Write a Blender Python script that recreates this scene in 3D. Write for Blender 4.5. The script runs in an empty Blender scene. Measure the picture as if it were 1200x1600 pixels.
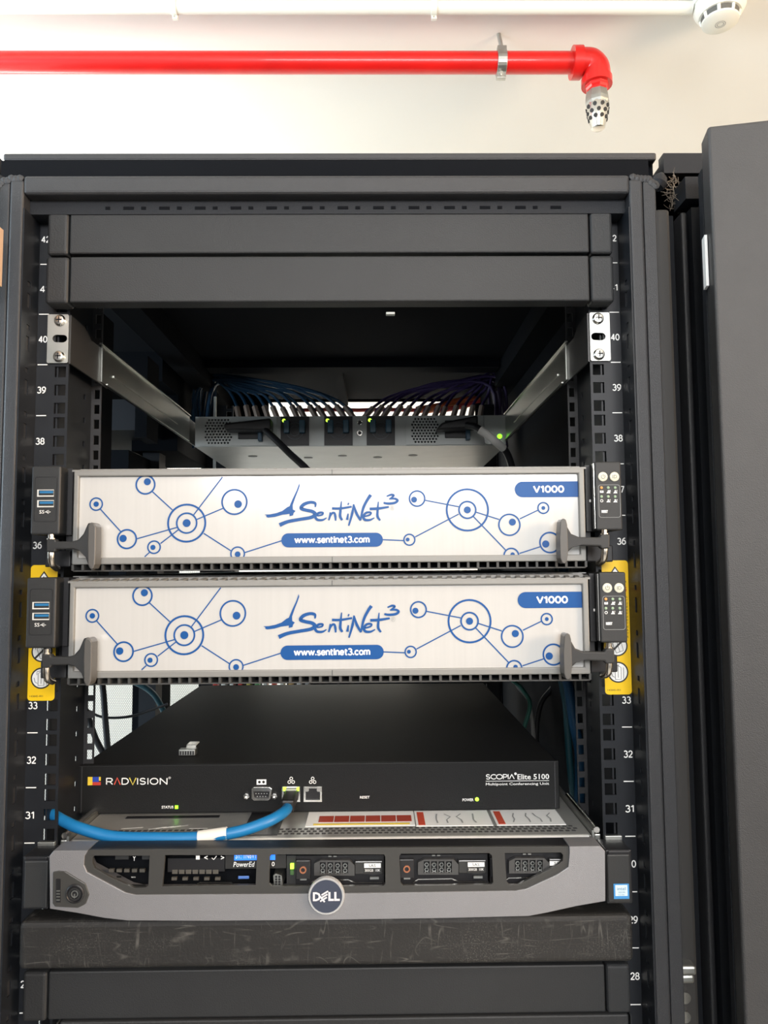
import bpy, bmesh, math, random
from mathutils import Vector, Matrix
from mathutils.geometry import tessellate_polygon
random.seed(7)
S = bpy.context.scene
COL = S.collection
PI = math.pi
# ---------------------------------------------------------------- camera
ZB = 1.858                       # height of the top of unit 40 above the floor
FPX = 1165.69
YAW, PITCH, ROLL = 0.01119, 0.07459, -0.00728
CAM = Vector((0.0384, -0.6348, ZB - 0.2211))
_f = Vector((math.sin(YAW)*math.cos(PITCH), math.cos(YAW)*math.cos(PITCH), math.sin(PITCH)))
_r = Vector((math.cos(YAW), -math.sin(YAW), 0)); _u = _r.cross(_f)
CR = _r*math.cos(ROLL) + _u*math.sin(ROLL); CU = _u*math.cos(ROLL) - _r*math.sin(ROLL)
cd = bpy.data.cameras.new('camera'); cam = bpy.data.objects.new('camera', cd); COL.objects.link(cam)
m = Matrix((CR, CU, -_f)).transposed().to_4x4(); m.translation = CAM; cam.matrix_world = m
cd.sensor_fit = 'HORIZONTAL'; cd.sensor_width = 36; cd.lens = FPX/1200*36; cd.clip_start = .01
S.camera = cam
# ---------------------------------------------------------------- light
S.view_settings.view_transform = 'Standard'; S.view_settings.look = 'None'
S.view_settings.gamma = 1; S.view_settings.use_curve_mapping = False
S.view_settings.exposure = 0.0
w = bpy.data.worlds.new('world'); S.world = w; w.use_nodes = True
w.node_tree.nodes['Background'].inputs[0].default_value = (.92, .96, 1, 1)
w.node_tree.nodes['Background'].inputs[1].default_value = .32
def area(name, loc, tgt, sx, sy, power, col):
    l = bpy.data.lights.new(name, 'AREA'); l.shape = 'RECTANGLE'; l.size = sx; l.size_y = sy
    l.energy = power; l.color = col
    o = bpy.data.objects.new(name, l); COL.objects.link(o); o.location = loc
    o.rotation_euler = (Vector(tgt)-Vector(loc)).to_track_quat('-Z', 'Y').to_euler()
area('window_light_left', (-2.7, -.6, 1.9), (0, .3, 1.9), 2.2, 1.4, 135, (.70, .86, 1))
area('lamp_light_right', (2.3, -1.0, 2.1), (0, 0, 1.6), 1.2, .6, 72, (1, .72, .48))
area('lamp_light_front', (.2, -2.3, 2.25), (0, 0, 1.5), 1.6, .5, 52, (1, .98, .97))
area('lamp_light_rear', (-.3, 1.55, 2.2), (-.3, 1.55, 0), 1.6, .25, 16, (1, .96, .90))
area('ceiling_brightener_rear', (-1.2, 1.3, 2.12), (-1.0, 1.25, 2.8), 1.4, .3, 15, (.97, 1, .97))  # added uplight without a fixture, brightens the ceiling
# ---------------------------------------------------------------- pixel rays -> points at a real depth
def ray(x, y): return _f + CR*((x-600)/FPX) - CU*((y-800)/FPX)
def at(x, y, Y): d = ray(x, y); return CAM + d*((Y-CAM.y)/d.y)
def onz(x, y, Z): d = ray(x, y); return CAM + d*((Z-CAM.z)/d.z)
def onx(x, y, X): d = ray(x, y); return CAM + d*((X-CAM.x)/d.x)
# ---------------------------------------------------------------- materials
MATS = {}
def mat(name, col, rough=.5, metal=0, emit=None, bump=0, bscale=400, var=0, vscale=20, spec=.5, aniso=None, alpha=None, coat=0):
    if name in MATS: return MATS[name]
    mt = bpy.data.materials.new(name); mt.use_nodes = True; nt = mt.node_tree; b = nt.nodes['Principled BSDF']
    b.inputs['Base Color'].default_value = (*col, 1); b.inputs['Roughness'].default_value = rough
    b.inputs['Metallic'].default_value = metal; b.inputs['Specular IOR Level'].default_value = spec
    b.inputs['Coat Weight'].default_value = coat
    if emit: b.inputs['Emission Color'].default_value = (*col, 1); b.inputs['Emission Strength'].default_value = emit
    if bump or var:
        tc = nt.nodes.new('ShaderNodeTexCoord')
    if var:
        mp = nt.nodes.new('ShaderNodeMapping'); nt.links.new(tc.outputs['Object'], mp.inputs[0])
        if aniso: mp.inputs['Scale'].default_value = aniso
        n = nt.nodes.new('ShaderNodeTexNoise'); n.inputs['Scale'].default_value = vscale; n.inputs['Detail'].default_value = 4
        nt.links.new(mp.outputs[0], n.inputs['Vector'])
        r = nt.nodes.new('ShaderNodeValToRGB')
        r.color_ramp.elements[0].position = .3; r.color_ramp.elements[1].position = .7
        r.color_ramp.elements[0].color = (*[c*(1-var) for c in col], 1); r.color_ramp.elements[1].color = (*[min(1, c*(1+var)) for c in col], 1)
        nt.links.new(n.outputs['Fac'], r.inputs[0]); nt.links.new(r.outputs[0], b.inputs['Base Color'])
    if bump:
        n2 = nt.nodes.new('ShaderNodeTexNoise'); n2.inputs['Scale'].default_value = bscale; n2.inputs['Detail'].default_value = 2
        nt.links.new(tc.outputs['Object'], n2.inputs['Vector'])
        bp = nt.nodes.new('ShaderNodeBump'); bp.inputs['Strength'].default_value = bump; bp.inputs['Distance'].default_value = .0006
        nt.links.new(n2.outputs['Fac'], bp.inputs['Height']); nt.links.new(bp.outputs[0], b.inputs['Normal'])
    MATS[name] = mt; return mt
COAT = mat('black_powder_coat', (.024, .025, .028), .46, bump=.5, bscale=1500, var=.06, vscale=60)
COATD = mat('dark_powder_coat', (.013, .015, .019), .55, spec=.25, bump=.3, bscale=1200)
RAILM = mat('rail_black', (.011, .013, .017), .45, spec=.35, var=.15, vscale=40)
INNER = mat('inner_shade_black', (.006, .007, .009), .9, spec=.08)  # blacker than the coat, interior shade put into the colour
PLAST = mat('black_plastic', (.021, .022, .023), .5, bump=.25, bscale=2000)
PLASTD = mat('deep_black_plastic', (.010, .010, .012), .45)
FILL = mat('filler_plastic', (.022, .0235, .0255), .5, spec=.35, bump=.35, bscale=900, var=.08, vscale=14)
ZINC = mat('galvanised_steel', (.48, .49, .465), .42, metal=1, var=.12, vscale=30)
STEEL = mat('bright_steel', (.75, .74, .70), .22, metal=1)
SHEET = mat('server_sheet_metal', (.40, .40, .385), .42, metal=.5, var=.06, vscale=25)
SWF = mat('switch_grey_metal', (.40, .42, .41), .5, metal=.4)
BEZ = mat('bezel_grey', (.24, .24, .23), .5, metal=.25, bump=.1)
BEZG = mat('bezel_grille_grey', (.055, .055, .053), .55, metal=.2)
PLATE = mat('display_plate', (.60, .60, .59), .16, metal=.15, var=.02, vscale=9, aniso=(30, 1, .6), coat=.6)
BLUE = mat('print_blue', (.004, .072, .27), .4, spec=.3)
WHITE = mat('print_white', (.95, .95, .93), .5)
GREYP = mat('print_grey', (.35, .36, .36), .5)
BLACKP = mat('print_black', (.02, .02, .02), .5)
REDP = mat('print_red', (.55, .05, .03), .5)
YELP = mat('print_yellow', (.85, .62, .05), .5)
STICK = mat('warning_yellow', (.95, .60, .010), .4)
CREAM = mat('button_cream', (.68, .66, .54), .4)
GREEN = mat('green_led', (.22, 1, .02), .4, emit=3.0)
GREEN2 = mat('green_lamp', (.45, .95, .05), .4, emit=2.2)
AMBER = mat('amber_led', (.75, .33, .08), .4)
PALEG = mat('pale_green_led', (.30, .42, .28), .4)
USBB = mat('port_blue', (.02, .16, .36), .4)
SCR = mat('screen_blue', (.03, .20, .95), .3, emit=1.0)
SILV = mat('bezel_silver', (.30, .30, .315), .42, metal=.55, bump=.35, bscale=1800, var=.05, vscale=8)
GRAPH = mat('bezel_graphite', (.055, .055, .053), .42, metal=.2)
REDPIPE = mat('red_enamel', (.60, .010, .008), .32, var=.12, vscale=9, coat=.3)
BLUEC = mat('blue_cable', (.010, .175, .43), .42)
CLEAR = mat('plug_boot', (.27, .20, .16), .3)
COPPER = mat('copper_ring', (.55, .22, .12), .35, metal=.6)
DET = mat('detector_white', (.80, .80, .72), .4)
TAN = mat('tan_patch', (.52, .36, .25), .6)
TOPB = mat('unit_black', (.014, .014, .014), .6, spec=.12, var=.15, vscale=5, bump=.1, bscale=900)
DUST = mat('dust', (.22, .18, .14), .9)
# mesh door : perforated sheet, holes are cut by the material
def perf(name, col, scale, rad, metal=.5):
    mt = bpy.data.materials.new(name); mt.use_nodes = True; nt = mt.node_tree; b = nt.nodes['Principled BSDF']
    b.inputs['Base Color'].default_value = (*col, 1); b.inputs['Metallic'].default_value = metal; b.inputs['Roughness'].default_value = .5
    tc = nt.nodes.new('ShaderNodeTexCoord'); ds = []
    for k in (0, .5):
        a = nt.nodes.new('ShaderNodeVectorMath'); a.operation = 'MULTIPLY_ADD'
        a.inputs[1].default_value = (scale, 0, scale*.58); a.inputs[2].default_value = (k, 0, k)
        nt.links.new(tc.outputs['Object'], a.inputs[0])
        f = nt.nodes.new('ShaderNodeVectorMath'); f.operation = 'FRACTION'; nt.links.new(a.outputs[0], f.inputs[0])
        s = nt.nodes.new('ShaderNodeVectorMath'); s.operation = 'SUBTRACT'; s.inputs[1].default_value = (.5, 0, .5); nt.links.new(f.outputs[0], s.inputs[0])
        q = nt.nodes.new('ShaderNodeVectorMath'); q.operation = 'MULTIPLY'; q.inputs[1].default_value = (1, 0, 1.72); nt.links.new(s.outputs[0], q.inputs[0])
        l = nt.nodes.new('ShaderNodeVectorMath'); l.operation = 'LENGTH'; nt.links.new(q.outputs[0], l.inputs[0]); ds.append(l)
    mn = nt.nodes.new('ShaderNodeMath'); mn.operation = 'MINIMUM'
    nt.links.new(ds[0].outputs['Value'], mn.inputs[0]); nt.links.new(ds[1].outputs['Value'], mn.inputs[1])
    g = nt.nodes.new('ShaderNodeMath'); g.operation = 'GREATER_THAN'; g.inputs[1].default_value = rad; nt.links.new(mn.outputs[0], g.inputs[0])
    nt.links.new(g.outputs[0], b.inputs['Alpha'])
    return mt
MESH = perf('perforated_backlit_sheet', (.30, .28, .25), 250, .46)  # beige stands for light from behind, put into the sheet colour
# scratched foam/plastic
def scratched():
    mt = mat('scratched_plastic', (.030, .029, .028), .6, bump=.35, bscale=500); nt = mt.node_tree; b = nt.nodes['Principled BSDF']
    tc = nt.nodes.new('ShaderNodeTexCoord'); last = None
    def mth(op, a, b=None):
        n_ = nt.nodes.new('ShaderNodeMath'); n_.operation = op
        for i_, v_ in enumerate((a, b)):
            if v_ is None: continue
            if isinstance(v_, (int, float)): n_.inputs[i_].default_value = v_
            else: nt.links.new(v_, n_.inputs[i_])
        return n_.outputs[0]
    def noi(sc, ang, aw, det=2, dist=0., offv=0.):
        mp = nt.nodes.new('ShaderNodeMapping'); mp.inputs['Rotation'].default_value = (0, ang, 0); mp.inputs['Scale'].default_value = aw; mp.inputs['Location'].default_value = (offv, 0, offv)
        nt.links.new(tc.outputs['Object'], mp.inputs[0])
        n = nt.nodes.new('ShaderNodeTexNoise'); n.inputs['Scale'].default_value = sc; n.inputs['Detail'].default_value = det; n.inputs['Distortion'].default_value = dist
        nt.links.new(mp.outputs[0], n.inputs['Vector']); return n.outputs['Fac']
    def rng(v, a, b):
        m_ = nt.nodes.new('ShaderNodeMapRange'); m_.inputs['From Min'].default_value = a; m_.inputs['From Max'].default_value = b
        nt.links.new(v, m_.inputs['Value']); return m_.outputs[0]
    for k_, (sc, ang, aw, wd, lo) in enumerate(((7, .5, (1, 1, 9), .011, .585), (7, -.7, (9, 1, 1), .010, .585), (8, 1.3, (1, 1, 10), .010, .585), (24, .2, (1, 1, 1.5), .006, .60), (8, -1.2, (10, 1, 1), .010, .585), (9, .1, (1, 1, 9), .010, .585), (9, .9, (9, 1, 1), .010, .585))):
        ridge = rng(mth('ABSOLUTE', mth('SUBTRACT', noi(sc, ang, aw, 1, 0, k_*3.1), .5)), wd, 0)
        mask = rng(noi(45, 0, (1, 1, 1), 3, 0, 7.7+k_), lo-.06, lo+.08)
        v = mth('MULTIPLY', mth('MULTIPLY', ridge, mask), .6); last = v if last is None else mth('MAXIMUM', last, v)
    dust = mth('MULTIPLY', rng(noi(900, 0, (1, 1, 1), 2),   .52, .72), mth('MULTIPLY', rng(noi(14, 0, (1, 1, 2), 3, .5), .48, .70), .6))
    last = mth('MAXIMUM', last, dust)
    mi = nt.nodes.new('ShaderNodeMix'); mi.data_type = 'RGBA'; mi.inputs['A'].default_value = (.013, .0125, .012, 1); mi.inputs['B'].default_value = (.13, .125, .115, 1)
    nt.links.new(last, mi.inputs['Factor']); nt.links.new(mi.outputs['Result'], b.inputs['Base Color'])
    return mt
SCRM = scratched()
# ---------------------------------------------------------------- mesh building
class MB:
    def __init__(s): s.v = []; s.f = []
    def add(s, vs, fs):
        o = len(s.v); s.v += [tuple(v) for v in vs]; s.f += [tuple(i+o for i in f) for f in fs]
    def box(s, x0, x1, y0, y1, z0, z1):
        x0, x1 = sorted((x0, x1)); y0, y1 = sorted((y0, y1)); z0, z1 = sorted((z0, z1))
        s.add([(x0,y0,z0),(x1,y0,z0),(x1,y1,z0),(x0,y1,z0),(x0,y0,z1),(x1,y0,z1),(x1,y1,z1),(x0,y1,z1)],
              [(0,3,2,1),(4,5,6,7),(0,1,5,4),(1,2,6,5),(2,3,7,6),(3,0,4,7)]); return s
    def pbox(s, x0, y0, x1, y1, Y0, Y1):          # box whose front face covers a measured rectangle at depth Y0
        a = at(x0, y0, Y0); b = at(x1, y1, Y0); c = at(x0, y1, Y0); d = at(x1, y0, Y0)
        return s.box((a.x+c.x)/2, (b.x+d.x)/2, Y0, Y1, (a.z+d.z)/2, (b.z+c.z)/2)
    def hull8(s, p):                               # 8 corners, order as box
        s.add(p, [(0,3,2,1),(4,5,6,7),(0,1,5,4),(1,2,6,5),(2,3,7,6),(3,0,4,7)]); return s
    def prism(s, pts, y0, y1, holes=()):           # pts in (x,z), extruded along y
        loops = [[Vector((p[0], p[1], 0)) for p in L] for L in [pts]+list(holes)]
        flat = [p for L in loops for p in L]; n = len(flat)
        tris = tessellate_polygon(loops); o = len(s.v)
        s.v += [(p.x, y0, p.y) for p in flat] + [(p.x, y1, p.y) for p in flat]
        for t in tris:
            a, b, c = [flat[i] for i in t]
            ccw = (b-a).cross(c-a).z > 0
            t = t if ccw else (t[0], t[2], t[1])
            s.f.append(tuple(i+o for i in t)); s.f.append((t[0]+n+o, t[2]+n+o, t[1]+n+o))
        k = 0
        for li, L in enumerate(loops):
            ar = sum(L[i].x*L[(i+1) % len(L)].y-L[(i+1) % len(L)].x*L[i].y for i in range(len(L)))
            for i in range(len(L)):
                a, b = k+i+o, k+(i+1) % len(L)+o
                q = (a, a+n, b+n, b)
                if (ar > 0) != (li > 0): q = q
                else: q = q[::-1]
                s.f.append(q[::-1] if li == 0 and False else q)
            k += len(L)
        return s
    def pprism(s, px, Y0, Y1, holes=()):
        g = lambda L: [(at(x, y, Y0).x, at(x, y, Y0).z) for x, y in L]
        return s.prism(g(px), Y0, Y1, [g(h) for h in holes])
    def cyl(s, a, b, r0, r1=None, n=16, cap=True):
        r1 = r0 if r1 is None else r1; a = Vector(a); b = Vector(b); d = (b-a).normalized()
        u = d.orthogonal().normalized(); v = d.cross(u)
        vs = []
        for c, r in ((a, r0), (b, r1)):
            for i in range(n):
                t = 2*PI*i/n; vs.append(c+u*(r*math.cos(t))+v*(r*math.sin(t)))
        fs = [(i, (i+1) % n, n+(i+1) % n, n+i) for i in range(n)]
        if cap: fs += [tuple(range(n))[::-1], tuple(range(n, 2*n))]
        s.add(vs, fs); return s
    def ring(s, c, r, t, y0, y1, n=28, ax=1):      # flat ring in XZ facing -Y
        cx, cz = c; vs = []; 
        for yy in (y0, y1):
            for rr in (r-t/2, r+t/2):
                for i in range(n): a = 2*PI*i/n; vs.append((cx+rr*math.cos(a), yy, cz+rr*math.sin(a)))
        fs = []
        for i in range(n):
            j = (i+1) % n
            fs += [(i, n+i, n+j, j), (2*n+i, 2*n+j, 3*n+j, 3*n+i), (n+i, 3*n+i, 3*n+j, n+j), (i, j, 2*n+j, 2*n+i)]
        s.add(vs, fs); return s
    def lathe(s, base, axis, prof, n=24):          # prof: (distance along axis, radius)
        base = Vector(base); d = Vector(axis).normalized(); u = d.orthogonal().normalized(); v = d.cross(u)
        vs = []
        for t, r in prof:
            for i in range(n): a = 2*PI*i/n; vs.append(base+d*t+u*(r*math.cos(a))+v*(r*math.sin(a)))
        fs = []
        for k in range(len(prof)-1):
            for i in range(n): j = (i+1) % n; fs.append((k*n+i, k*n+j, (k+1)*n+j, (k+1)*n+i))
        fs += [tuple(range(n))[::-1], tuple(range((len(prof)-1)*n, len(prof)*n))]
        s.add(vs, fs); return s
    def tube(s, pts, r, n=10, sub=6):
        P = [Vector(p) for p in pts]; Q = []
        if sub > 1 and len(P) > 2:
            for i in range(len(P)-1):
                p0 = P[max(i-1, 0)]; p1 = P[i]; p2 = P[i+1]; p3 = P[min(i+2, len(P)-1)]
                for k in range(sub):
                    t = k/sub
                    Q.append(.5*((2*p1)+(p2-p0)*t+(2*p0-5*p1+4*p2-p3)*t*t+(3*p1-p0-3*p2+p3)*t**3))
            Q.append(P[-1])
        else: Q = P
        vs = []; u = None
        for i, q in enumerate(Q):
            d = (Q[min(i+1, len(Q)-1)]-Q[max(i-1, 0)]).normalized()
            if u is None: u = d.orthogonal().normalized()
            u = (u-d*u.dot(d)).normalized(); v = d.cross(u)
            for k in range(n): a = 2*PI*k/n; vs.append(q+u*(r*math.cos(a))+v*(r*math.sin(a)))
        fs = []
        for i in range(len(Q)-1):
            for k in range(n): j = (k+1) % n; fs.append((i*n+k, i*n+j, (i+1)*n+j, (i+1)*n+k))
        fs += [tuple(range(n))[::-1], tuple(range((len(Q)-1)*n, len(Q)*n))]
        s.add(vs, fs); return s
    def holed(s, x0, x1, y0, y1, z0, z1, hx0, hx1, hz, ax='x'):   # strip with one column of rectangular holes hz=[(za,zb)]
        B = (lambda a, b, c, d: s.box(a, b, y0, y1, c, d)) if ax == 'x' else (lambda a, b, c, d: s.box(y0, y1, a, b, c, d))
        B(x0, hx0, z0, z1); B(hx1, x1, z0, z1); z = z0
        for a, b in sorted(hz):
            if a > z: B(hx0, hx1, z, a)
            z = b
        if z < z1: B(hx0, hx1, z, z1)
        return s
    def stroke(s, pts, ws, y0, y1, n=5):           # brush stroke in XZ
        s.k = getattr(s, 'k', 0)+1; y0 = y0-(s.k % 7)*2e-5
        P = [Vector((p[0], p[1])) for p in pts]; Q = []; W = []
        for i in range(len(P)-1):
            p0 = P[max(i-1, 0)]; p1 = P[i]; p2 = P[i+1]; p3 = P[min(i+2, len(P)-1)]
            for k in range(n):
                t = k/n; Q.append(.5*((2*p1)+(p2-p0)*t+(2*p0-5*p1+4*p2-p3)*t*t+(3*p1-p0-3*p2+p3)*t**3)); W.append(ws[i]*(1-t)+ws[i+1]*t)
        Q.append(P[-1]); W.append(ws[-1])
        vs = []; m_ = len(Q)
        for i, q in enumerate(Q):
            d = (Q[min(i+1, m_-1)]-Q[max(i-1, 0)])
            d = d.normalized() if d.length > 0 else Vector((1, 0)); nn = Vector((-d.y, d.x))*(W[i]/2)
            vs += [(q.x+nn.x, y0, q.y+nn.y), (q.x-nn.x, y0, q.y-nn.y)]
        s.add(vs, [(2*i, 2*i+1, 2*i+3, 2*i+2) for i in range(m_-1)]); return s
def tag(o, label=None, cat=None, group=None, kind=None):
    if label: o['label'] = label
    if cat: o['category'] = cat
    if group: o['group'] = group
    if kind: o['kind'] = kind
    return o
def root(name, loc, label, cat, group=None):
    o = bpy.data.objects.new(name, None); COL.objects.link(o); o.location = loc; o.empty_display_size = .05
    return tag(o, label, cat, group)
def off(parent):
    v = Vector((0, 0, 0))
    while parent is not None: v += parent.location; parent = parent.parent
    return v
def part(name, mb, mt, parent=None, bev=0, smooth=False, label=None, kind=None, seg=2):
    o0 = off(parent)
    me = bpy.data.meshes.new(name); me.from_pydata([tuple(Vector(v)-o0) for v in mb.v], [], mb.f); me.materials.append(mt)
    bm = bmesh.new(); bm.from_mesh(me); bmesh.ops.recalc_face_normals(bm, faces=bm.faces) if not smooth == 'flat' else None; bm.to_mesh(me); bm.free()
    if smooth is True:
        me.polygons.foreach_set('use_smooth', [True]*len(me.polygons))
        me.set_sharp_from_angle(angle=math.radians(40))
    o = bpy.data.objects.new(name, me); COL.objects.link(o); o.parent = parent
    if bev:
        md = o.modifiers.new('b', 'BEVEL'); md.width = bev; md.segments = seg; md.limit_method = 'ANGLE'; md.angle_limit = math.radians(40)
    if label: o['label'] = label
    if kind: o['kind'] = kind
    return o
def copy_tree(o, parent=None, dz=None):
    c = o.copy(); COL.objects.link(c); c.parent = parent
    for ch in list(o.children): copy_tree(ch, c)
    return c
TC = {}
def text_mesh(s, bold, shear=0):
    k = (s, bold, shear)
    if k in TC: return TC[k]
    cu = bpy.data.curves.new('t', 'FONT'); cu.body = s; cu.size = 1; cu.offset = bold; cu.shear = shear; cu.resolution_u = 2
    o = bpy.data.objects.new('t', cu); COL.objects.link(o)
    dg = bpy.context.evaluated_depsgraph_get(); e = o.evaluated_get(dg); me = e.to_mesh()
    vs = [tuple(v.co) for v in me.vertices]; fs = [tuple(p.vertices) for p in me.polygons]
    e.to_mesh_clear(); bpy.data.objects.remove(o); bpy.data.curves.remove(cu)
    TC[k] = (vs, fs); return TC[k]
def text(mb, s, x0, x1, z0, z1, Y, bold=0.0, shear=0, keep=False, align='c'):
    vs, fs = text_mesh(s, bold, shear)
    ax = min(v[0] for v in vs); bx = max(v[0] for v in vs); ay = min(v[1] for v in vs); by = max(v[1] for v in vs)
    sx = (x1-x0)/(bx-ax); sz = (z1-z0)/(by-ay)
    if keep:
        k = min(sx, sz); cx = (x0+x1)/2; cz = (z0+z1)/2
        mb.add([(cx+(v[0]-(ax+bx)/2)*k, Y, cz+(v[1]-(ay+by)/2)*k) for v in vs], fs)
    else: mb.add([(x0+(v[0]-ax)*sx, Y, z0+(v[1]-ay)*sz) for v in vs], fs)
    return mb
def ptext(mb, s, x0, y0, x1, y1, Y, **k):
    a = at(x0, (y0+y1)/2, Y); b = at(x1, (y0+y1)/2, Y); t = at((x0+x1)/2, y0, Y).z; u = at((x0+x1)/2, y1, Y).z
    return text(mb, s, a.x, b.x, u, t, Y, **k)
def arc(cx, cy, rx, ry, a0, a1, n=14): return [(cx+rx*math.cos(math.radians(a0+(a1-a0)*i/n)), cy+ry*math.sin(math.radians(a0+(a1-a0)*i/n))) for i in range(n+1)]
G = {'0': (.68, [arc(.34, .5, .34, .5, 90, 450, 24)]), '1': (.34, [[(.0, .80), (.26, 1), (.26, 0)]]),
 '2': (.60, [arc(.30, .71, .29, .29, 165, -30)+[(.0, .0), (.62, .0)]]), '3': (.60, [arc(.27, .74, .27, .26, 140, -80)+arc(.28, .26, .32, .28, 75, -150)]),
 '4': (.68, [[(.50, 0), (.50, 1), (.0, .27), (.68, .27)]]), '5': (.60, [[(.56, 1), (.1, 1), (.05, .56)]+arc(.26, .31, .33, .32, 110, -150)]),
 '6': (.62, [arc(.31, .32, .31, .32, 160, -200, 20)+[], arc(.56, .32, .56, .70, 180, 92, 8)]), '7': (.60, [[(0, 1), (.6, 1), (.2, 0)]]),
 '8': (.62, [arc(.31, .75, .26, .25, 90, 450, 20), arc(.31, .26, .31, .27, 90, 450, 20)]), '9': (.62, [arc(.31, .68, .31, .32, -20, 340, 20), arc(.06, .68, .56, .70, 0, -88, 8)]),
 'V': (.80, [[(0, 1), (.40, 0), (.80, 1)]]), 'w': (.98, [[(0, .70), (.25, 0), (.49, .70), (.73, 0), (.98, .70)]]), '.': (.10, [[(.0, .06), (.1, .06)]]),
 's': (.48, [arc(.24, .53, .22, .17, 30, 250, 10)+arc(.24, .17, .23, .18, 80, -150, 10)]), 'e': (.60, [[(.02, .35), (.58, .35)]+arc(.30, .35, .29, .36, 5, 320, 18)]),
 'n': (.52, [[(0, 0), (0, .72)], arc(.26, .42, .26, .30, 180, 0, 10)+[(.52, 0)]]), 't': (.36, [[(.13, .92), (.13, .15)]+arc(.27, .15, .14, .15, 180, 290, 6), [(0, .68), (.36, .68)]]),
 'i': (.10, [[(.05, 0), (.05, .70)], [(.05, .86), (.05, 1.0)]]), 'c': (.54, [arc(.30, .35, .29, .36, 45, 315, 16)]), 'o': (.60, [arc(.30, .35, .30, .36, 90, 450, 20)]),
 'm': (.90, [[(0, 0), (0, .72)], arc(.225, .44, .225, .28, 180, 0, 9)+[(.45, 0)], arc(.675, .44, .225, .28, 180, 0, 9)+[(.9, 0)]]),
 'R': (.66, [[(0, 0), (0, 1), (.34, 1)]+arc(.36, .72, .28, .28, 90, -90, 9)+[(0, .44)], [(.36, .44), (.66, 0)]]), 'D': (.80, [[(0, 0), (0, 1), (.32, 1)]+arc(.32, .5, .46, .5, 90, -90, 14)+[(0, 0)]]),
 'I': (.1, [[(.05, 0), (.05, 1)]]), 'S': (.62, [arc(.31, .75, .28, .25, 30, 260, 12)+arc(.31, .25, .30, .25, 80, -150, 12)]), 'O': (1.0, [arc(.5, .5, .5, .5, 90, 450, 28)]),
 'N': (.78, [[(0, 0), (0, 1), (.78, 0), (.78, 1)]]), 'C': (.8, [arc(.5, .5, .48, .5, 45, 315, 18)]), 'P': (.62, [[(0, 0), (0, 1), (.34, 1)]+arc(.36, .71, .28, .29, 90, -90, 9)+[(0, .42)]]), 'A': (.8, [[(0, 0), (.4, 1), (.8, 0)]]), ' ': (.3, [])}
def stext(mb, s_, x0, x1, z0, z1, Y, w_=.14, gap=.16):
    tot = sum(G[c][0]+gap for c in s_)-gap; hgt = z1-z0; kx = (x1-x0-w_*hgt)/tot; x = x0+w_*hgt/2
    hz_ = hgt*(1-w_); zb = z0+w_*hgt/2
    for c in s_:
        for st in G[c][1]:
            P_ = [Vector((x+u*kx, zb+v*hz_)) for u, v in st]; hw = w_*hgt/2
            for a, b in zip(P_, P_[1:]):
                d = (b-a)
                if d.length < 1e-7: continue
                d.normalize(); nn = Vector((-d.y, d.x))*hw; e = d*(hw*.35)
                mb.k = getattr(mb, 'k', 0)+1; yk = Y-(mb.k % 3)*2e-5
                mb.add([(q.x, yk, q.y) for q in (a-nn-e, b-nn+e, b+nn+e, a+nn-e)], [(0, 1, 2, 3)])
        x += (G[c][0]+gap)*kx
    return mb
def pstext(mb, s_, x0, y0, x1, y1, Y, **k):
    a = at(x0, (y0+y1)/2, Y); b = at(x1, (y0+y1)/2, Y); t = at((x0+x1)/2, y0, Y).z; u = at((x0+x1)/2, y1, Y).z
    return stext(mb, s_, a.x, b.x, u, t, Y, **k)
U = .04445
def zt(n): return ZB - (40-n)*U          # top of rack unit n
def circle(cx, cz, r, n=28): return [(cx+r*math.cos(2*PI*i/n), cz+r*math.sin(2*PI*i/n)) for i in range(n)]
def rrect(x0, x1, z0, z1, r, n=5):
    x0, x1 = sorted((x0, x1)); z0, z1 = sorted((z0, z1)); L = []
    for cx, cz, a in ((x1-r, z1-r, 0), (x0+r, z1-r, 90), (x0+r, z0+r, 180), (x1-r, z0+r, 270)):
        for i in range(n+1): t = math.radians(a+90*i/n); L.append((cx+r*math.cos(t), cz+r*math.sin(t)))
    return L

# ================================================================ the room
CEIL = ZB + .925
XW = 2.9; YB = 2.0; YF = -3.2
wallm = mat('painted_plaster', (.80, .785, .73), .85, bump=.15, bscale=60, var=.012, vscale=1.2)
ceilm = mat('ceiling_plaster', (.83, .815, .765), .9, bump=.12, bscale=40, var=.015, vscale=1.5)
floorm = mat('raised_floor_laminate', (.55, .55, .53), .4, var=.05, vscale=40)
for nm, b, mt in (('floor', (-XW-.1, XW+.1, YF, YB+.1, -.1, 0), floorm), ('ceiling', (-XW-.1, XW+.1, YF, YB+.1, CEIL, CEIL+.1), ceilm),
                  ('wall_back', (-XW, XW, YB, YB+.1, 0, CEIL), wallm), ('wall_left', (-XW-.1, -XW, YF, YB+.1, 0, CEIL), wallm), ('wall_right', (XW, XW+.1, YF, YB+.1, 0, CEIL), wallm)):
    tag(part(nm, MB().box(*b), mt), kind='structure')

# ================================================================ the rack
RZ0 = ZB - 40*U - .05
rack = root('server_rack', (0, 0, 0), 'black equipment rack with numbered mounting rails, open at the front', 'rack')
YR = 1.0                                   # rear of rack
FI = .254; FO = .277; RO = .299; YFr = -.030
zcb = at(500, 302, YFr).z; zct = at(500, 273, YFr).z; zrim = at(500, 241, .025).z
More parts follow.
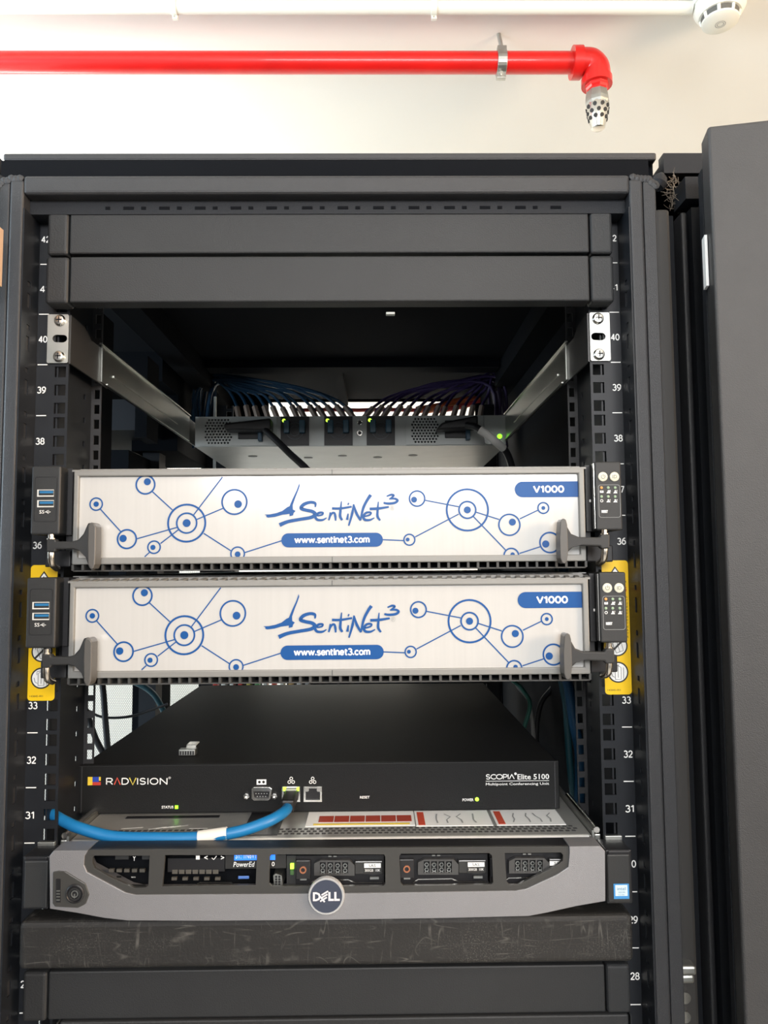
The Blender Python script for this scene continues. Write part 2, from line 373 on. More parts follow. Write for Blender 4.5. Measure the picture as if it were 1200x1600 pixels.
# top rim + roof
r = MB(); r.box(-RO, RO, .022, .034, at(500, 250, .022).z, zrim)
part('top_rim', r, COAT, rack, bev=.002)
part('roof_lip', MB().box(-RO+.004, RO-.012, .012, .0218, zct-.03, at(500, 250.5, .012).z), INNER, rack)  # near-black strip, recess shade under the rim put into its colour
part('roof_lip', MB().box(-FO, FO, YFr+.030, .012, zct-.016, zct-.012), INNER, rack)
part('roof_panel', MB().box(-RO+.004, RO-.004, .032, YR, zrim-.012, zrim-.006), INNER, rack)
for s in (-1, 1): part('roof_gap_beam', MB().box(s*.262, s*(RO+.0008), .035, YR, zrim-.045, zrim-.004), INNER, rack)  # added beams, block bright light gaps along the roof edges
part('front_crossbar', MB().box(-FI-.001, FI+.001, YFr, YFr+.030, zcb, zct), COAT, rack, bev=.003, seg=3)
part('underbar', MB().box(-FI, FI, YFr+.012, .012, zcb-.012, zcb+.001), COATD, rack)
b = MB()
for i in range(26):
    x = -.19+i*.0152; b.box(x, x+(.009 if i % 2 else .004), YFr+.0115, YFr+.013, zcb-.008, zcb-.0055)
part('crossbar_slots', b, INNER, rack, kind='stuff')
for s in (-1, 1):
    b = MB(); b.box(s*FI, s*(FI+.0115), YFr, .002, .05, zct-.004)
    o = part('front_upright', b, COAT, rack, bev=.002, seg=3)
    b = MB(); b.box(s*(FI+.0118), s*FO, YFr+.0008, .004, .05, zct-.004)
    part('front_upright', b, COAT, rack, bev=.0015)
    part('side_channel', MB().box(s*(FO+.0002), s*(FO+.006), -.004, .02, .05, zct-.008), COATD, rack)
    part('gasket_strip', MB().box(s*(FO+.006), s*(FO+.019), -.010, .012, .05, zct-.020), mat('gasket', (.03, .029, .028), .6), rack, bev=.003)
    # weld at the corner
    b = MB(); c = Vector((s*(FI+.003), YFr-.0005, zct-.004))
    for k in range(9):
        a = k/8; p = Vector((s*(FI+.004+.019*math.sin(a*1.5)), YFr+.0015, zct-.010+.008*math.cos(a*1.6)+random.uniform(-.001, .001)))
        b.lathe(p-Vector((0, .002, 0)), (0, 1, 0), ((0, .001), (.001, .0032), (.004, .0036), (.008, .003)), 8)
    part('weld_bead', b, COAT, rack, smooth=True)
    b = MB(); b.lathe((s*(FO+.012), .0, zct+.004), (s*.4, 0, 1), ((0, .006), (.004, .008), (.010, .006), (.014, .002)), 10)
    part('corner_plug', b, COATD, rack, smooth=True)
    b = MB(); b.holed(YFr+.0005, .0, s*(FI-.001), s*FI, .05, zcb-.012, YFr+.010, YFr+.0155,
              [(.1+.0185*k, .1+.0185*k+(.0125 if k % 2 else .004)) for k in range(int((zcb-.15)/.0185))], ax='y')
    part('slotted_side_wall', b, RAILM, rack)
# mounting rails, square holes three to a unit
hz = []
for n in range(3, 43):
    for d in (.00635, .022225, .0381): c = zt(n)-d; hz.append((c-.00475, c+.00475))
for s in (-1, 1):
    xi = .2255; xo = FI-.001
    b = MB(); b.holed(s*xi, s*xo, 0, .002, .06, zcb-.01, s*.2277, s*.2373, hz) if s > 0 else b.holed(-xo, -xi, 0, .002, .06, zcb-.01, -.2373, -.2277, hz)
    b.holed(.002, .077, s*.2350, s*.2365, .06, zcb-.01, .0585, .0635, [(zt(n)-q-.0025, zt(n)-q+.0025) for n in range(4, 43) for q in (.0143, .0365)], ax='y')
    rl = part('mounting_rail', b, RAILM, rack)
    # second strut with square holes further back
    b = MB(); xa, xb = (.229, .262)
    hh = [(zt(n)-q-.0045, zt(n)-q+.0045) for n in range(4, 43) for q in (.008, .0225, .037)]
    if s > 0: b.holed(.2256, .2364, .0771, .079, .06, zcb-.01, .2270, .2322, hh)
    else: b.holed(-.2364, -.2256, .0771, .079, .06, zcb-.01, -.2322, -.2270, hh)
    part('side_strut', b, COAT, rack)
    part('hole_view_blocker', MB().box(s*.2940, s*.2955, .05, .30, zt(33) if s < 0 else .06, zcb), INNER, rack)  # added sheet, darkens the view through the rail holes
    # rear post
    b = MB(); b.holed(s*.2255 if s > 0 else -.262, .262 if s > 0 else -.2255, .74, .742, .06, zcb-.01, s*.229 if s > 0 else -.238, .238 if s > 0 else -.229, hh)
    b.box(s*.258, s*.262, .742, .80, .06, zcb-.01)
    part('rear_mounting_rail', b, RAILM, rack)
    part('rear_upright', MB().box(s*.26, s*RO, YR-.05, YR, .05, zrim-.012), COATD, rack, bev=.003)
    part('bottom_rail', MB().box(s*.26, s*RO, -.02, YR, .0, .06), COATD, rack)
part('rear_crossbar', MB().box(-.26, .26, YR-.03, YR, at(500, 611, YR-.03).z, zrim-.012), COATD, rack)
part('bottom_crossbar', MB().box(-FO, FO, YFr, .02, .0, .06), COAT, rack)
part('roof_brace', MB().box(-.26, .26, .66, .70, zrim-.026, zrim-.012), INNER, rack)
part('roof_brace', MB().box(-.035, -.020, .70, YR-.03, zrim-.026, zrim-.012), INNER, rack)
# unit numbers and ticks printed on the rails
for s in (-1, 1):
    b = MB()
    for n in range(12, 43):
        z = zt(n)-.0222
        t = str(n)
        stext(b, t, s*.2480-.0038, s*.2480+.0038, z-.0030, z+.0030, -.0003, w_=.15, gap=.26)
        b.box(s*.2478-.0042, s*.2478+.0042, -.0003, -.0001, zt(n)-.00045, zt(n)+.00035)
    part('unit_numbers', b, WHITE, rack, smooth='flat', label='white unit numbers and tick marks')
# yellow tipping warning stickers on the rails
def sticker(s):
    Y = -.0004
    zT = at(60 if s < 0 else 975, 883 if s < 0 else 875.5, Y).z; zB = at(50 if s < 0 else 982, 1095 if s < 0 else 1085, Y).z
    if s > 0: x1 = .2528; x0 = x1-.0225
    else: x0 = -.2528; x1 = x0+.0225
    cx = (x0+x1)/2
    st = part('warning_sticker', MB().prism(rrect(x0, x1, zB, zT, .003), Y, -.0001), STICK, rack, label='yellow tipping warning sticker')
    H = zT-zB; yy = Y-.0002
    b = MB(); z = zT-.0135
    tri = [(cx, zT-.005), (cx+.0095, zT-.0185), (cx-.0095, zT-.0185)]
    b.prism(tri, yy, Y); part('warning_triangle', b, BLACKP, st)
    b = MB(); b.prism([(cx, zT-.0068), (cx+.0078, zT-.0176), (cx-.0078, zT-.0176)], yy-.0001, yy); part('triangle_field', b, WHITE, st)
    b = MB(); text(b, '!', cx-.0008, cx+.0008, zT-.0168, zT-.0095, yy-.0003, bold=.02)
    L = ['TO PREVENT PERSONAL', 'INJURY THIS RACK MAY', 'BECOME UNSTABLE', 'IF MORE THAN ONE', 'COMPONENT IS', 'EXTENDED FOR ANY', 'REASON ENSURE', 'THAT RACK IS', 'STABLE AND IT', 'IS SECURED BEFORE', 'EXTENDING A', 'COMPONENT', 'FROM THE BACK']
    z0 = zT-.0300
    for i, t in enumerate(L):
        ww = .0100+.0005*len(t); text(b, t, x1-.0012-ww, x1-.0012, z0-i*.0028-.0017, z0-i*.0028, yy, bold=.0)
    text(b, '143845-001', x0+.002, x0+.013, zB+.003, zB+.0045, yy)
    part('warning_text', b, BLACKP, st, smooth='flat')
    b = MB(); text(b, 'WARNING', x0+.002, x1-.002, zT-.0265, zT-.0225, yy, bold=.02); part('warning_word', b, REDP, st, smooth='flat')
    for k, zc in ((0, zB+.0405), (1, zB+.0185)):
        b = MB(); b.prism(circle(cx, zc, .0088), yy, Y); part('pictogram_ring', b, BLACKP, st)
        b = MB(); b.prism(circle(cx, zc, .0076), yy-.0001, yy); part('pictogram_field', b, WHITE, st)
        b = MB(); q = yy-.0003; t = .0004
        def ln(*p, w=t): b.stroke([(cx+u, zc+v) for u, v in p], [w]*len(p), q, q, n=1)
        if k: 
            ln((-.0025, -.006), (-.0025, .004), (0, .0055), (.0025, .004), (.0025, -.006), (-.0025, -.006)); ln((0, .0055), (0, -.0045)); ln((-.0035, .0028), (-.0035, .0055), (.001, .0062)); ln((-.0058, .0005), (-.005, -.003), (-.003, -.0042)); ln((.0045, -.0055), (.0045, .004))
        else:
            ln((-.001, -.006), (-.004, .002), (-.001, .0055), (.003, .004), (.005, -.004), (-.001, -.006)); ln((-.001, .0055), (.002, -.005)); ln((-.0055, .0015), (-.005, .0045), (-.001, .006)); ln((-.0055, -.0055), (.0055, .0055), w=.0016)
        part('pictogram', b, BLACKP, st, smooth='flat')
sticker(-1); sticker(1)

# ================================================================ neighbours
def neighbour(s, label):
    x = s*.301
    k = root('neighbour_rack', (x+s*.3, 0, 0), label, 'rack')
    g = lambda a, b, c, d, e, f: MB().box(x+s*a, x+s*b, c, d, e, f)
    part('frame_profile', g(.000, .010, .020, .06, .02, zct-.012), COATD, k)
    part('frame_profile', g(.0105, .016, .004, .05, .02, zct-.016), COAT, k, bev=.002)
    part('frame_profile', g(.018, .026, .000, .05, .02, zct-.014), COATD, k)
    part('frame_profile', g(.0265, .0300, -.008, .05, .02, zct-.010), COAT, k, bev=.0015)
    part('frame_profile', g(.032, .060, -.012, .05, .02, zct-.008), COATD, k)
    part('top_rim', g(.004, .6, .022, .034, zrim-.02, zrim-.001), COATD, k)
    part('roof_panel', g(.004, .6, .034, YR, zrim-.014, zrim-.008), COATD, k)
    part('roof_lip', g(.012, .57, -.004, .022, zct-.008, zct+.012), COATD, k)
    part('frame_profile', g(.57, .60, -.012, .05, .02, zct-.008), COATD, k)
    part('bottom_rail', g(0, .60, -.012, YR, .0, .05), COATD, k)
    part('rear_upright', g(.0, .035, YR-.04, YR, .05, zrim-.012), COATD, k)
    part('rear_upright', g(.565, .60, YR-.04, YR, .05, zrim-.012), COATD, k)
    part('rear_mounting_rail', g(.055, .085, .72, .76, .05, zrim-.014), COATD, k)
    return k
nr = neighbour(1, 'black neighbouring rack right of the open rack, with a slab door')
nl = neighbour(-1, 'black neighbouring rack glimpsed at the far left, with a mesh rear door')
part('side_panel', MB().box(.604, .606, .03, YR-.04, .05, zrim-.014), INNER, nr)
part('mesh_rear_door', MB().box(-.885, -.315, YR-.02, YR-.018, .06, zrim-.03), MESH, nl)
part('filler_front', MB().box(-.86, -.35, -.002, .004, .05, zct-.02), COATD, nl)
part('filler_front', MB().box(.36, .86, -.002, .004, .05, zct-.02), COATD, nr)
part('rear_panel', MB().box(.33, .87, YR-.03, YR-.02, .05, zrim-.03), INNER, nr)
# slab door of the right neighbour, ajar
zd = at(1110, 197, -.075).z
X0d = at(1110, 300, -.075).x
door = root('cabinet_door', (X0d, -.075, .03), 'dark grey textured slab door standing slightly ajar at the right edge', 'door')
DOORM = mat('door_textured_grey', (.038, .038, .039), .5, bump=.5, bscale=1300, var=.05, vscale=50)
def dpart(nm, vs, mt, bev=0, **k):
    b = MB(); ca, sa = math.cos(math.radians(-11.5)), math.sin(math.radians(-11.5))
    x0, x1, y0, y1, z0, z1 = vs; b.box(x0, x1, y0, y1, z0, z1)
    b.v = [(X0d+v[0]*ca-v[1]*sa, -.075+v[0]*sa+v[1]*ca, v[2]) for v in b.v]
    return part(nm, b, mt, door, bev=bev, **k)
dpart('door_panel', (0, .585, 0, .024, .03, zd), DOORM, bev=.0022, seg=3)
dpart('side_return', (-.0005, .010, .024, .036, .03, zd-.022), COATD)
dpart('inner_frame', (.004, .58, .024, .034, .03, zd-.03), COATD)
zl = [at(1094, y, -.05).z for y in (377, 455)]
dpart('paper_tag', (-.0026, -.0006, .013, .0225, zl[1], zl[0]), WHITE, label='white paper tag')
# silver latch keeper between the racks
p = at(1070, 1523, .0)
lk = root('latch_keeper', (p.x, .0, p.z-.05), 'silver metal latch keeper between the two racks near the bottom right', 'latch')
b = MB(); b.pbox(1057, 1510, 1089, 1525, -.020, .010); b.pbox(1059, 1524, 1086, 1538, -.017, .010)
part('catch', b, ZINC, lk, bev=.002)
b = MB(); b.pbox(1058, 1534, 1068, 1640, -.0145, .012); part('mounting_strip', b, ZINC, lk, bev=.001)
b = MB(); 
for y in (1560, 1590): c = at(1071, y, -.016); b.cyl(c, c+Vector((0, .01, 0)), .0045, .0045)
part('screw', b, STEEL, lk, smooth=True)
# dust fluff in the gap
b = MB()
for i in range(60):
    c = at(1050+random.gauss(0, 7), 300+random.gauss(0, 14), .02+random.uniform(-.01, .01)); d = Vector((random.gauss(0, 1), random.gauss(0, 1), random.gauss(0, 1))).normalized()*.005
    b.tube([c-d, c+Vector((0, 0, random.uniform(-.003, .003))), c+d], .00018, 4, 3)
tag(part('dust_fluff', b, DUST), 'brown dust fluff caught in the gap between the rack tops', 'dust', kind='stuff')
# opened door of this rack at the far left
od = root('open_rack_door', (-.2685, -.045, .05), 'black rack door swung fully open along the left edge', 'door')
part('door_panel', MB().box(-.286, -.268, -.60, -.045, .05, zct-.01), COATD, od, bev=.002)
a = onx(0, 350, -.2678); 
b = MB(); t1 = at(8, 357, -.05).z; t0 = at(8, 446, -.05).z
b.box(-.268, -.2610, -.30, -.047, t0, t1); part('tan_patch', b, TAN, od, label='tan patch on the inside')  # tan patch on the inner door face, near the hinge

# ================================================================ blanking panels
def blank(y0, y1, ycap, label, px, Y=-.017, scr=False, grp=None):
    zT = at(500, y0, Y).z; zB_ = at(500, y1, Y).z
    k = root('blanking_panel', (0, Y, zB_), label, 'panel', grp)
    xl = at(px[0], (y0+y1)/2, Y).x; xa = at(px[1], (y0+y1)/2, Y).x; xb = at(px[2], (y0+y1)/2, Y).x; xr = at(px[3], (y0+y1)/2, Y).x
    part('panel_face', MB().box(xa+.0012, xb-.0012, Y, -.001, zB_, zT), FILL, k, bev=.0012)
    for s, a, b_ in ((-1, xl, xa), (1, xb, xr)):
        part('end_cap', MB().box(a, b_, Y-.0006, -.001, zB_-.0012, zT), FILL, k, bev=.0028, seg=3)
    return k
blank(319, 395, 0, 'dark grey blanking panel, upper one of the pair under the top crossbar', (74, 107, 922, 957))
b1 = blank(400, 471, 0, 'dark grey blanking panel, lower one of the pair, above the open bay', (71, 107, 923, 959.5))
b = MB(); b.pbox(603, 487, 617, 491, -.006, -.001); part('snap_clip', b, SWF, b1, bev=.0005)
blank(1513, 1588, 0, 'dark grey blanking panel under the scratched black one', (35, 73, 948, 986), Y=-.016)
b4 = blank(1592, 1665, 0, 'dark grey blanking panel cut off by the bottom edge of the photo', (88, 90, 986, 988), Y=-.018)
Y = -.027; zT = at(500, 1435, Y).z; zB_ = at(500, 1511, Y).z
k = root('scratched_panel', (0, Y, zB_), 'scratched and dusty black soft-edged panel below the grey rack server', 'panel')
part('panel_body', MB().box(at(28, 1470, Y).x, at(990.5, 1470, Y).x, Y, -.001, zB_, zT), SCRM, k, bev=.0045, seg=4)
# below the frame: plain filled units so that the rack stands complete
zz = at(500, 1668, -.018).z
i = 0
# ================================================================ V1000 servers
SV = root('rack_server', (0, 0, at(500, 885, -.03).z), 'white faced blue printed V1000 server, upper of the two, with side levers', 'server', 'printed V1000 servers')
YB1 = -.034; YPl = -.0315
zt_ = (at(115, 731.5, YB1).z+at(913, 727.5, YB1).z)/2; zb_ = (at(112, 882.5, YB1).z+at(916, 876.5, YB1).z)/2
xl = at(114, 800, YB1).x; xr = at(914.5, 800, YB1).x
pl0 = at(124, 745, YPl); pl1 = at(905, 866, YPl); pzt = (at(124, 745, YPl).z+at(903, 740, YPl).z)/2; pzb = (at(124, 872, YPl).z+at(906, 866, YPl).z)/2
px0 = at(123.5, 810, YPl).x; px1 = at(904.5, 810, YPl).x
part('chassis', MB().box(-.2165, .2165, .001, .68, zb_-.001, zt_+.0025), SHEET, SV)
part('chassis_front', MB().box(-.2165, .2165, -.018, .0008, zb_+.001, zt_+.0005), PLASTD, SV)
fr = MB(); zt2 = zt_-.0022
fr.prism([(xl, zb_), (xr, zb_), (xr, zt2), (xl, zt2)], YB1, YB1+.006, [[(px0, pzb), (px0, pzt), (px1, pzt), (px1, pzb)]])
part('bezel_frame', fr, BEZ, SV, bev=.0009)
# vented top and bottom edges
b = MB(); n = 52; W = (xr-xl)/n
for i in range(n+1):
    x = xl+i*W
    b.hull8([(x-.0018, YB1+.001, zt2-.0005), (x+.0018, YB1+.001, zt2-.0005), (x+.0035, YB1+.014, zt2+.0018), (x-.0001, YB1+.014, zt2+.0018), (x-.0018, YB1+.001, zt2+.0010), (x+.0018, YB1+.001, zt2+.0010), (x+.0035, YB1+.014, zt2+.0030), (x-.0001, YB1+.014, zt2+.0030)])
b.box(xl, xr, YB1+.0005, YB1+.003, zt2-.0008, zt2+.0008); b.box(xl, xr, YB1+.013, YB1+.016, zt2+.0010, zt2+.0032)
part('top_vent', b, BEZ, SV)
b = MB()
for i in range(n+1):
    x = xl+i*W
    b.hull8([(x-.001, YB1+.002, zb_-.0048), (x+.001, YB1+.002, zb_-.0048), (x+.003, YB1+.016, zb_-.0048), (x+.001, YB1+.016, zb_-.0048), (x-.001, YB1+.002, zb_+.0001), (x+.001, YB1+.002, zb_+.0001), (x+.003, YB1+.016, zb_+.0001), (x+.001, YB1+.016, zb_+.0001)])
b.box(xl, xr, YB1+.003, YB1+.016, zb_-.0056, zb_-.0045)
part('bottom_vent', b, BEZG, SV)
part('vent_backing', MB().box(xl, xr, YB1+.014, YB1+.0155, zb_-.005, zb_), INNER, SV)
part('bezel_seam', MB().box(at(519, 800, YB1).x-.0002, at(519, 800, YB1).x+.0002, YB1-.0002, YB1+.001, pzt+.0005, zt2).box(at(519, 800, YB1).x-.0002, at(519, 800, YB1).x+.0002, YB1-.0002, YB1+.001, zb_, pzb-.0005), BLACKP, SV)
plate = part('display_plate', MB().box(px0-.001, px1+.001, YPl+.0008, YPl+.003, pzb-.001, pzt+.001), PLATE, SV)
YG = YPl+.0005; PS = (.6348+YG)/FPX
def gz(x, y): p = at(x, y, YG); return p.x, p.z
gr = MB(); dots = MB()
inz = lambda z: min(max(z, pzb), pzt)
def gring(x, y, r, t=2.2, dot=None):
    cx, cz = gz(x, y); R = r*PS; T = t*PS; n = 40; vs = []; fs = []
    for i in range(n):
        a0 = 2*PI*i/n; a1 = 2*PI*(i+1)/n
        q = [(cx+(R+sg*T/2)*math.cos(a), cz+(R+sg*T/2)*math.sin(a)) for a, sg in ((a0, -1), (a0, 1), (a1, 1), (a1, -1))]
        if all(z > pzt or z < pzb for _, z in q): continue
        gr.add([(u, YG, inz(v)) for u, v in q], [(0, 1, 2, 3)])
    if dot:
        dx, dz = gz(dot[0], dot[1]); rr = dot[2]*PS
        gr.add([(u, YG-.00003, inz(v)) for u, v in circle(dx, dz, rr, 20)], [tuple(range(20))])
def gline(x0, y0, x1, y1, t=1.8):
    a = Vector(gz(x0, y0)); b_ = Vector(gz(x1, y1)); d = (b_-a).normalized(); nn = Vector((-d.y, d.x))*t*PS/2
    gr.add([(p.x, YG+.00003, inz(p.y)) for p in (a-nn, b_-nn, b_+nn, a+nn)], [(0, 1, 2, 3)])
gring(150.3, 787.7, 9.6, dot=(150.3, 787.7, 4.2)); gring(198.3, 842.3, 14.5, 2.6, (192.3, 841.3, 5.7)); gring(227.3, 757.3, 14.5, 2.6, (230.3, 752.7, 5.5))
gring(240.7, 855, 9.6, dot=(239, 855.3, 4)); gring(291.7, 817.3, 29, 3.0); gring(291.7, 817.3, 15.5, 2.6, (291.7, 817.3, 6.2))
gring(366.3, 784.3, 19.3, 2.6, (372, 787.7, 6)); gring(371.3, 865.3, 10.5, dot=(371.3, 866, 4.5))
for L in ((157, 795.7, 189, 831), (238.3, 768.3, 269.3, 796.7), (347.7, 745.2, 302.7, 804.3), (348.3, 794.3, 307.3, 811.7), (214.3, 841.7, 276.7, 824), (250.7, 849.3, 279.3, 827.3), (233.3, 863.3, 226, 870), (318.3, 833.3, 361, 860.7), (382.7, 863.3, 441, 844.6),
          (664.3, 781.7, 716.7, 791.7), (743.3, 800, 780, 811.7), (812.3, 810.7, 840.3, 797.3), (648.7, 839, 716.7, 803.3), (740, 807.3, 790, 859.3), (811.7, 864.7, 844, 854.3), (597, 843.2, 630.6, 844.6)): gline(*L)
gring(651.7, 779, 12, 2.4, (647, 780.7, 4.7)); gring(730.3, 796.7, 32.5, 3.0); gring(730.3, 796.7, 13.2, 2.6, (730.3, 796.7, 5.5)); gring(796, 820, 16.5, 2.4, (800.7, 815.7, 5.5))
gring(849, 793.7, 8.5, dot=(849, 793.7, 3)); gring(639.7, 843.3, 8.5, dot=(637, 843, 3)); gring(799, 868.3, 11.5, 2.4, (801, 866.5, 3.5)); gring(859.3, 847.7, 15.7, 2.6, (852.7, 850, 5.7))
part('network_pattern', gr, BLUE, plate, smooth='flat', label='printed blue network of rings and lines')
b = MB(); a = gz(804, 752.3); c = gz(904, 777); zu, zl_ = gz(850, 752.3)[1], gz(850, 776.8)[1]; rr = (zu-zl_)/2
L = [(px1, zl_), (px1, zu)] + [(a[0]+rr+rr*math.cos(t), zl_+rr+rr*math.sin(t)) for t in [PI/2+PI*i/12 for i in range(13)]]
b.add([(u, YG-.00005, v) for u, v in L], [tuple(range(len(L)))])
part('printed_banner', b, BLUE, plate, smooth='flat'); b = MB()
x0, x1 = gz(439.6, 844)[0], gz(598.3, 844)[0]; z1, z0 = gz(519, 832.8)[1], gz(519, 854.8)[1]; L = rrect(x0, x1, z0, z1, (z1-z0)/2*.999, 10)
b.add([(u, YG-.00006, v) for u, v in L], [tuple(range(len(L)))])
part('printed_banner', b, BLUE, plate, smooth='flat')
b = MB(); pstext(b, 'V1000', 833, 758.5, 881.5, 770, YG-.00012, w_=.22, gap=.26); pstext(b, 'www.sentinet3.com', 460, 837.5, 577.5, 848.5, YG-.00012, w_=.19, gap=.22)
part('banner_lettering', b, WHITE, plate, smooth='flat', label='white lettering V1000 and www.sentinet3.com')
# logo
lg = MB(); C5 = lambda x, y: gz(400+x/5, 740+y/5)
def bs(pts, w_):
    if not isinstance(w_, (list, tuple)): w_ = [w_]*len(pts)
    lg.stroke([C5(*p) for p in pts], [v/5*PS*1.22 for v in w_], YG-.00008, YG, n=6)
eagle = [(338,75),(318,130),(285,200),(262,255),(245,262),(205,292),(160,308),(110,318),(66,320),(82,328),(80,338),(95,344),(150,338),(205,322),(238,318),(262,314),(262,333),(290,326),(294,308),(309,292),(288,280),(287,245),(308,185),(330,130),(342,95)]
gp = [C5(*p) for p in eagle]; tr = tessellate_polygon([[Vector((u, v, 0)) for u, v in gp]])
lg.add([(u, YG-.00005, v) for u, v in gp], tr)
bs([(463,262),(462,232),(425,224),(375,240),(352,270),(390,285),(440,296),(462,318),(430,342),(340,358),(250,375),(184,402)], [8,18,19,22,22,21,22,24,22,21,22,26])
bs([(478,330),(515,322),(522,305),(490,308),(464,335),(480,360),(520,362),(552,345)], [10,12,12,16,17,17,14,6])
bs([(580,302),(577,335),(568,365)], [8,14,10]); bs([(574,345),(592,312),(612,308),(620,335),(622,368)], [10,14,14,16,10])
bs([(594,272),(660,272),(748,258)], [16,15,12]); bs([(668,216),(660,290),(658,335),(674,364)], [6,16,18,14])
bs([(720,312),(712,362)], [8,18]); bs([(724,228),(718,246)], [10,7])
bs([(762,238),(752,310),(724,408)], [6,17,10]); bs([(762,240),(785,310),(818,366)], [10,18,14]); bs([(816,366),(838,270),(870,205),(897,166)], [10,17,18,22])
bs([(848,335),(890,322),(896,304),(862,306),(838,335),(852,360),(890,362),(926,345)], [10,12,12,15,17,17,14,6])
bs([(888,276),(960,272),(1038,260)], [18,17,12]); bs([(956,218),(950,290),(950,335),(970,366)], [6,15,17,12])
bs([(1020,178),(1055,165),(1076,170),(1060,188),(1040,200)], [8,14,14,12,8]); bs([(1045,198),(1085,196),(1106,210),(1085,228),(1035,234),(996,228)], [8,14,16,16,16,12])
part('logo_lettering', lg, BLUE, plate, smooth='flat', label='blue brush logo with a bird')
b = MB(); ptext(b, '®', 609.2, 789.5, 616.4, 797.5, YG-.0001); part('registered_mark', b, GREYP, plate, smooth='flat')
# ears : left block with USB ports, right block with buttons
def pb(mb, x0, y0, x1, y1, Y0, Y1): return mb.pbox(x0, y0, x1, y1, Y0, Y1)
usb = part('port_block', pb(MB(), 48.5, 728, 94, 835.5, -.036, -.0015), PLAST, SV, bev=.0015, seg=3)
b = MB(); a = at(55, 745, -.036); c = at(88, 815, -.036)
b.prism(rrect(a.x, c.x, c.z, a.z, .002), -.0363, -.0360, [rrect(a.x+.0003, c.x-.0003, c.z+.0003, a.z-.0003, .0018)]); part('inset_outline', b, PLASTD, usb)
for yy in (770.5, 787):
    e = part('usb_port', pb(MB(), 58, yy-5.5, 84, yy+5.5, -.0362, -.0355), mat('edge_pale', (.72, .72, .69), .35), usb)
    part('usb_tongue', pb(MB(), 60.5, yy-4.5, 83.5, yy+3.4, -.0366, -.0360), BLACKP, usb)
    part('usb_tongue', pb(MB(), 62, yy-3.4, 83, yy+.3, -.0370, -.0362), USBB, usb)
b = MB(); ptext(b, 'SS', 61.5, 797, 69, 802.5, -.0362, bold=0); a = at(70, 800, -.0362); q = .0009
b.box(a.x, a.x+.0045, -.0363, -.0361, a.z-.0002, a.z+.0002); b.stroke([(a.x+.001, a.z), (a.x+.002, a.z+.0012), (a.x+.0034, a.z+.0012)], [.0003]*3, -.0363, 0, n=1); b.stroke([(a.x+.0015, a.z), (a.x+.0025, a.z-.0011), (a.x+.0034, a.z-.0011)], [.0003]*3, -.0363, 0, n=1)
part('usb_symbol', b, WHITE, usb, smooth='flat')
part('side_cover', pb(MB(), 94, 732, 113, 836, -.022, -.0015), PLASTD, SV)
b = MB()
for x in (95, 97.5, 100): pb(b, x, 735, x+1.2, 768, -.027, -.0215)
part('grip_ribs', b, PLAST, SV)
b = MB(); pb(b, 101, 806, 102.5, 812, -.0223, -.0219); pb(b, 103, 808.5, 104, 813.5, -.0223, -.0219); part('side_mark', b, WHITE, SV)
cb = part('control_block', pb(MB(), 930.5, 721, 972, 828.5, -.036, -.0015), PLAST, SV, bev=.0015, seg=3)
b = MB(); a = at(934.5, 757.5, -.036); c = at(970, 808.5, -.036)
b.prism(rrect(a.x, c.x, c.z, a.z, .002), -.0362, -.0360, [rrect(a.x+.00025, c.x-.00025, c.z+.00025, a.z-.00025, .0018)]); part('inset_outline', b, GREYP, cb)
for x, nm in ((941.5, 'power_button'), (959.6, 'identify_button')):
    c = at(x, 745, -.036); q = part(nm, MB().lathe((c.x, -.0358, c.z), (0, -1, 0), ((0, .0038), (.0012, .0038), (.0015, .0034)), 24), CREAM, cb, smooth=True)
    b = MB()
    if x < 950: 
        pts = [(c.x+.0016*math.cos(t), c.z+.0016*math.sin(t)) for t in [math.radians(125+290*i/12) for i in range(13)]]
        b.stroke(pts, [.0004]*13, -.0375, 0, n=1); b.box(c.x-.0002, c.x+.0002, -.0375, -.0374, c.z, c.z+.0021)
    else: text(b, 'ID', c.x-.0018, c.x+.0018, c.z-.0014, c.z+.0014, -.0375)
    part('button_symbol', b, mat('symbol_grey', (.18, .18, .15), .5), cb, smooth='flat')
for j, yy in enumerate((762, 776)):
    for i, x in enumerate((939.7, 950.2, 961)):
        c = at(x, yy, -.036); part('status_led', MB().lathe((c.x, -.0359, c.z), (0, -1, 0), ((0, .0012), (.0006, .0011), (.0009, .0005)), 12), AMBER if (i, j) == (0, 0) else PALEG, cb, smooth=True)
b = MB()
for j, yy in enumerate((768.3, 782.5)):
    for i, x in enumerate((940.2, 950.7, 961.5)):
        c = at(x, yy, -.0362)
        if i == 0 and j == 0: b.prism([(c.x-.0014, c.z-.0009), (c.x+.0014, c.z-.0009), (c.x+.0014, c.z+.0009), (c.x-.0014, c.z+.0009)], -.0363, -.0361, [[(c.x-.001, c.z+.0006), (c.x+.001, c.z+.0006), (c.x, c.z-.0001)]])
        elif i == 0: b.ring((c.x, c.z), .0010, .0004, -.0363, -.0361, 12)
        else:
            b.prism([(c.x-.0017, c.z-.0012), (c.x+.0017, c.z-.0012), (c.x+.0009, c.z-.0001), (c.x-.0009, c.z-.0001)], -.0363, -.0361); b.prism(circle(c.x, c.z+.0006, .0007, 8), -.0363, -.0361)
            text(b, str(i+2*j), c.x+.0009, c.x+.0017, c.z+.0000, c.z+.0013, -.0363)
ptext(b, 'RESET', 940, 797, 949.8, 801.3, -.0363, bold=.05)
c = at(946.5, 805, -.0363); b2 = MB().prism(circle(c.x, c.z, .0007, 10), -.0363, -.0361)
part('indicator_icons', b, WHITE, cb, smooth='flat'); part('reset_hole', b2, BLACKP, cb)
part('side_cover', pb(MB(), 915.5, 727, 930, 830, -.022, -.0015), PLASTD, SV)
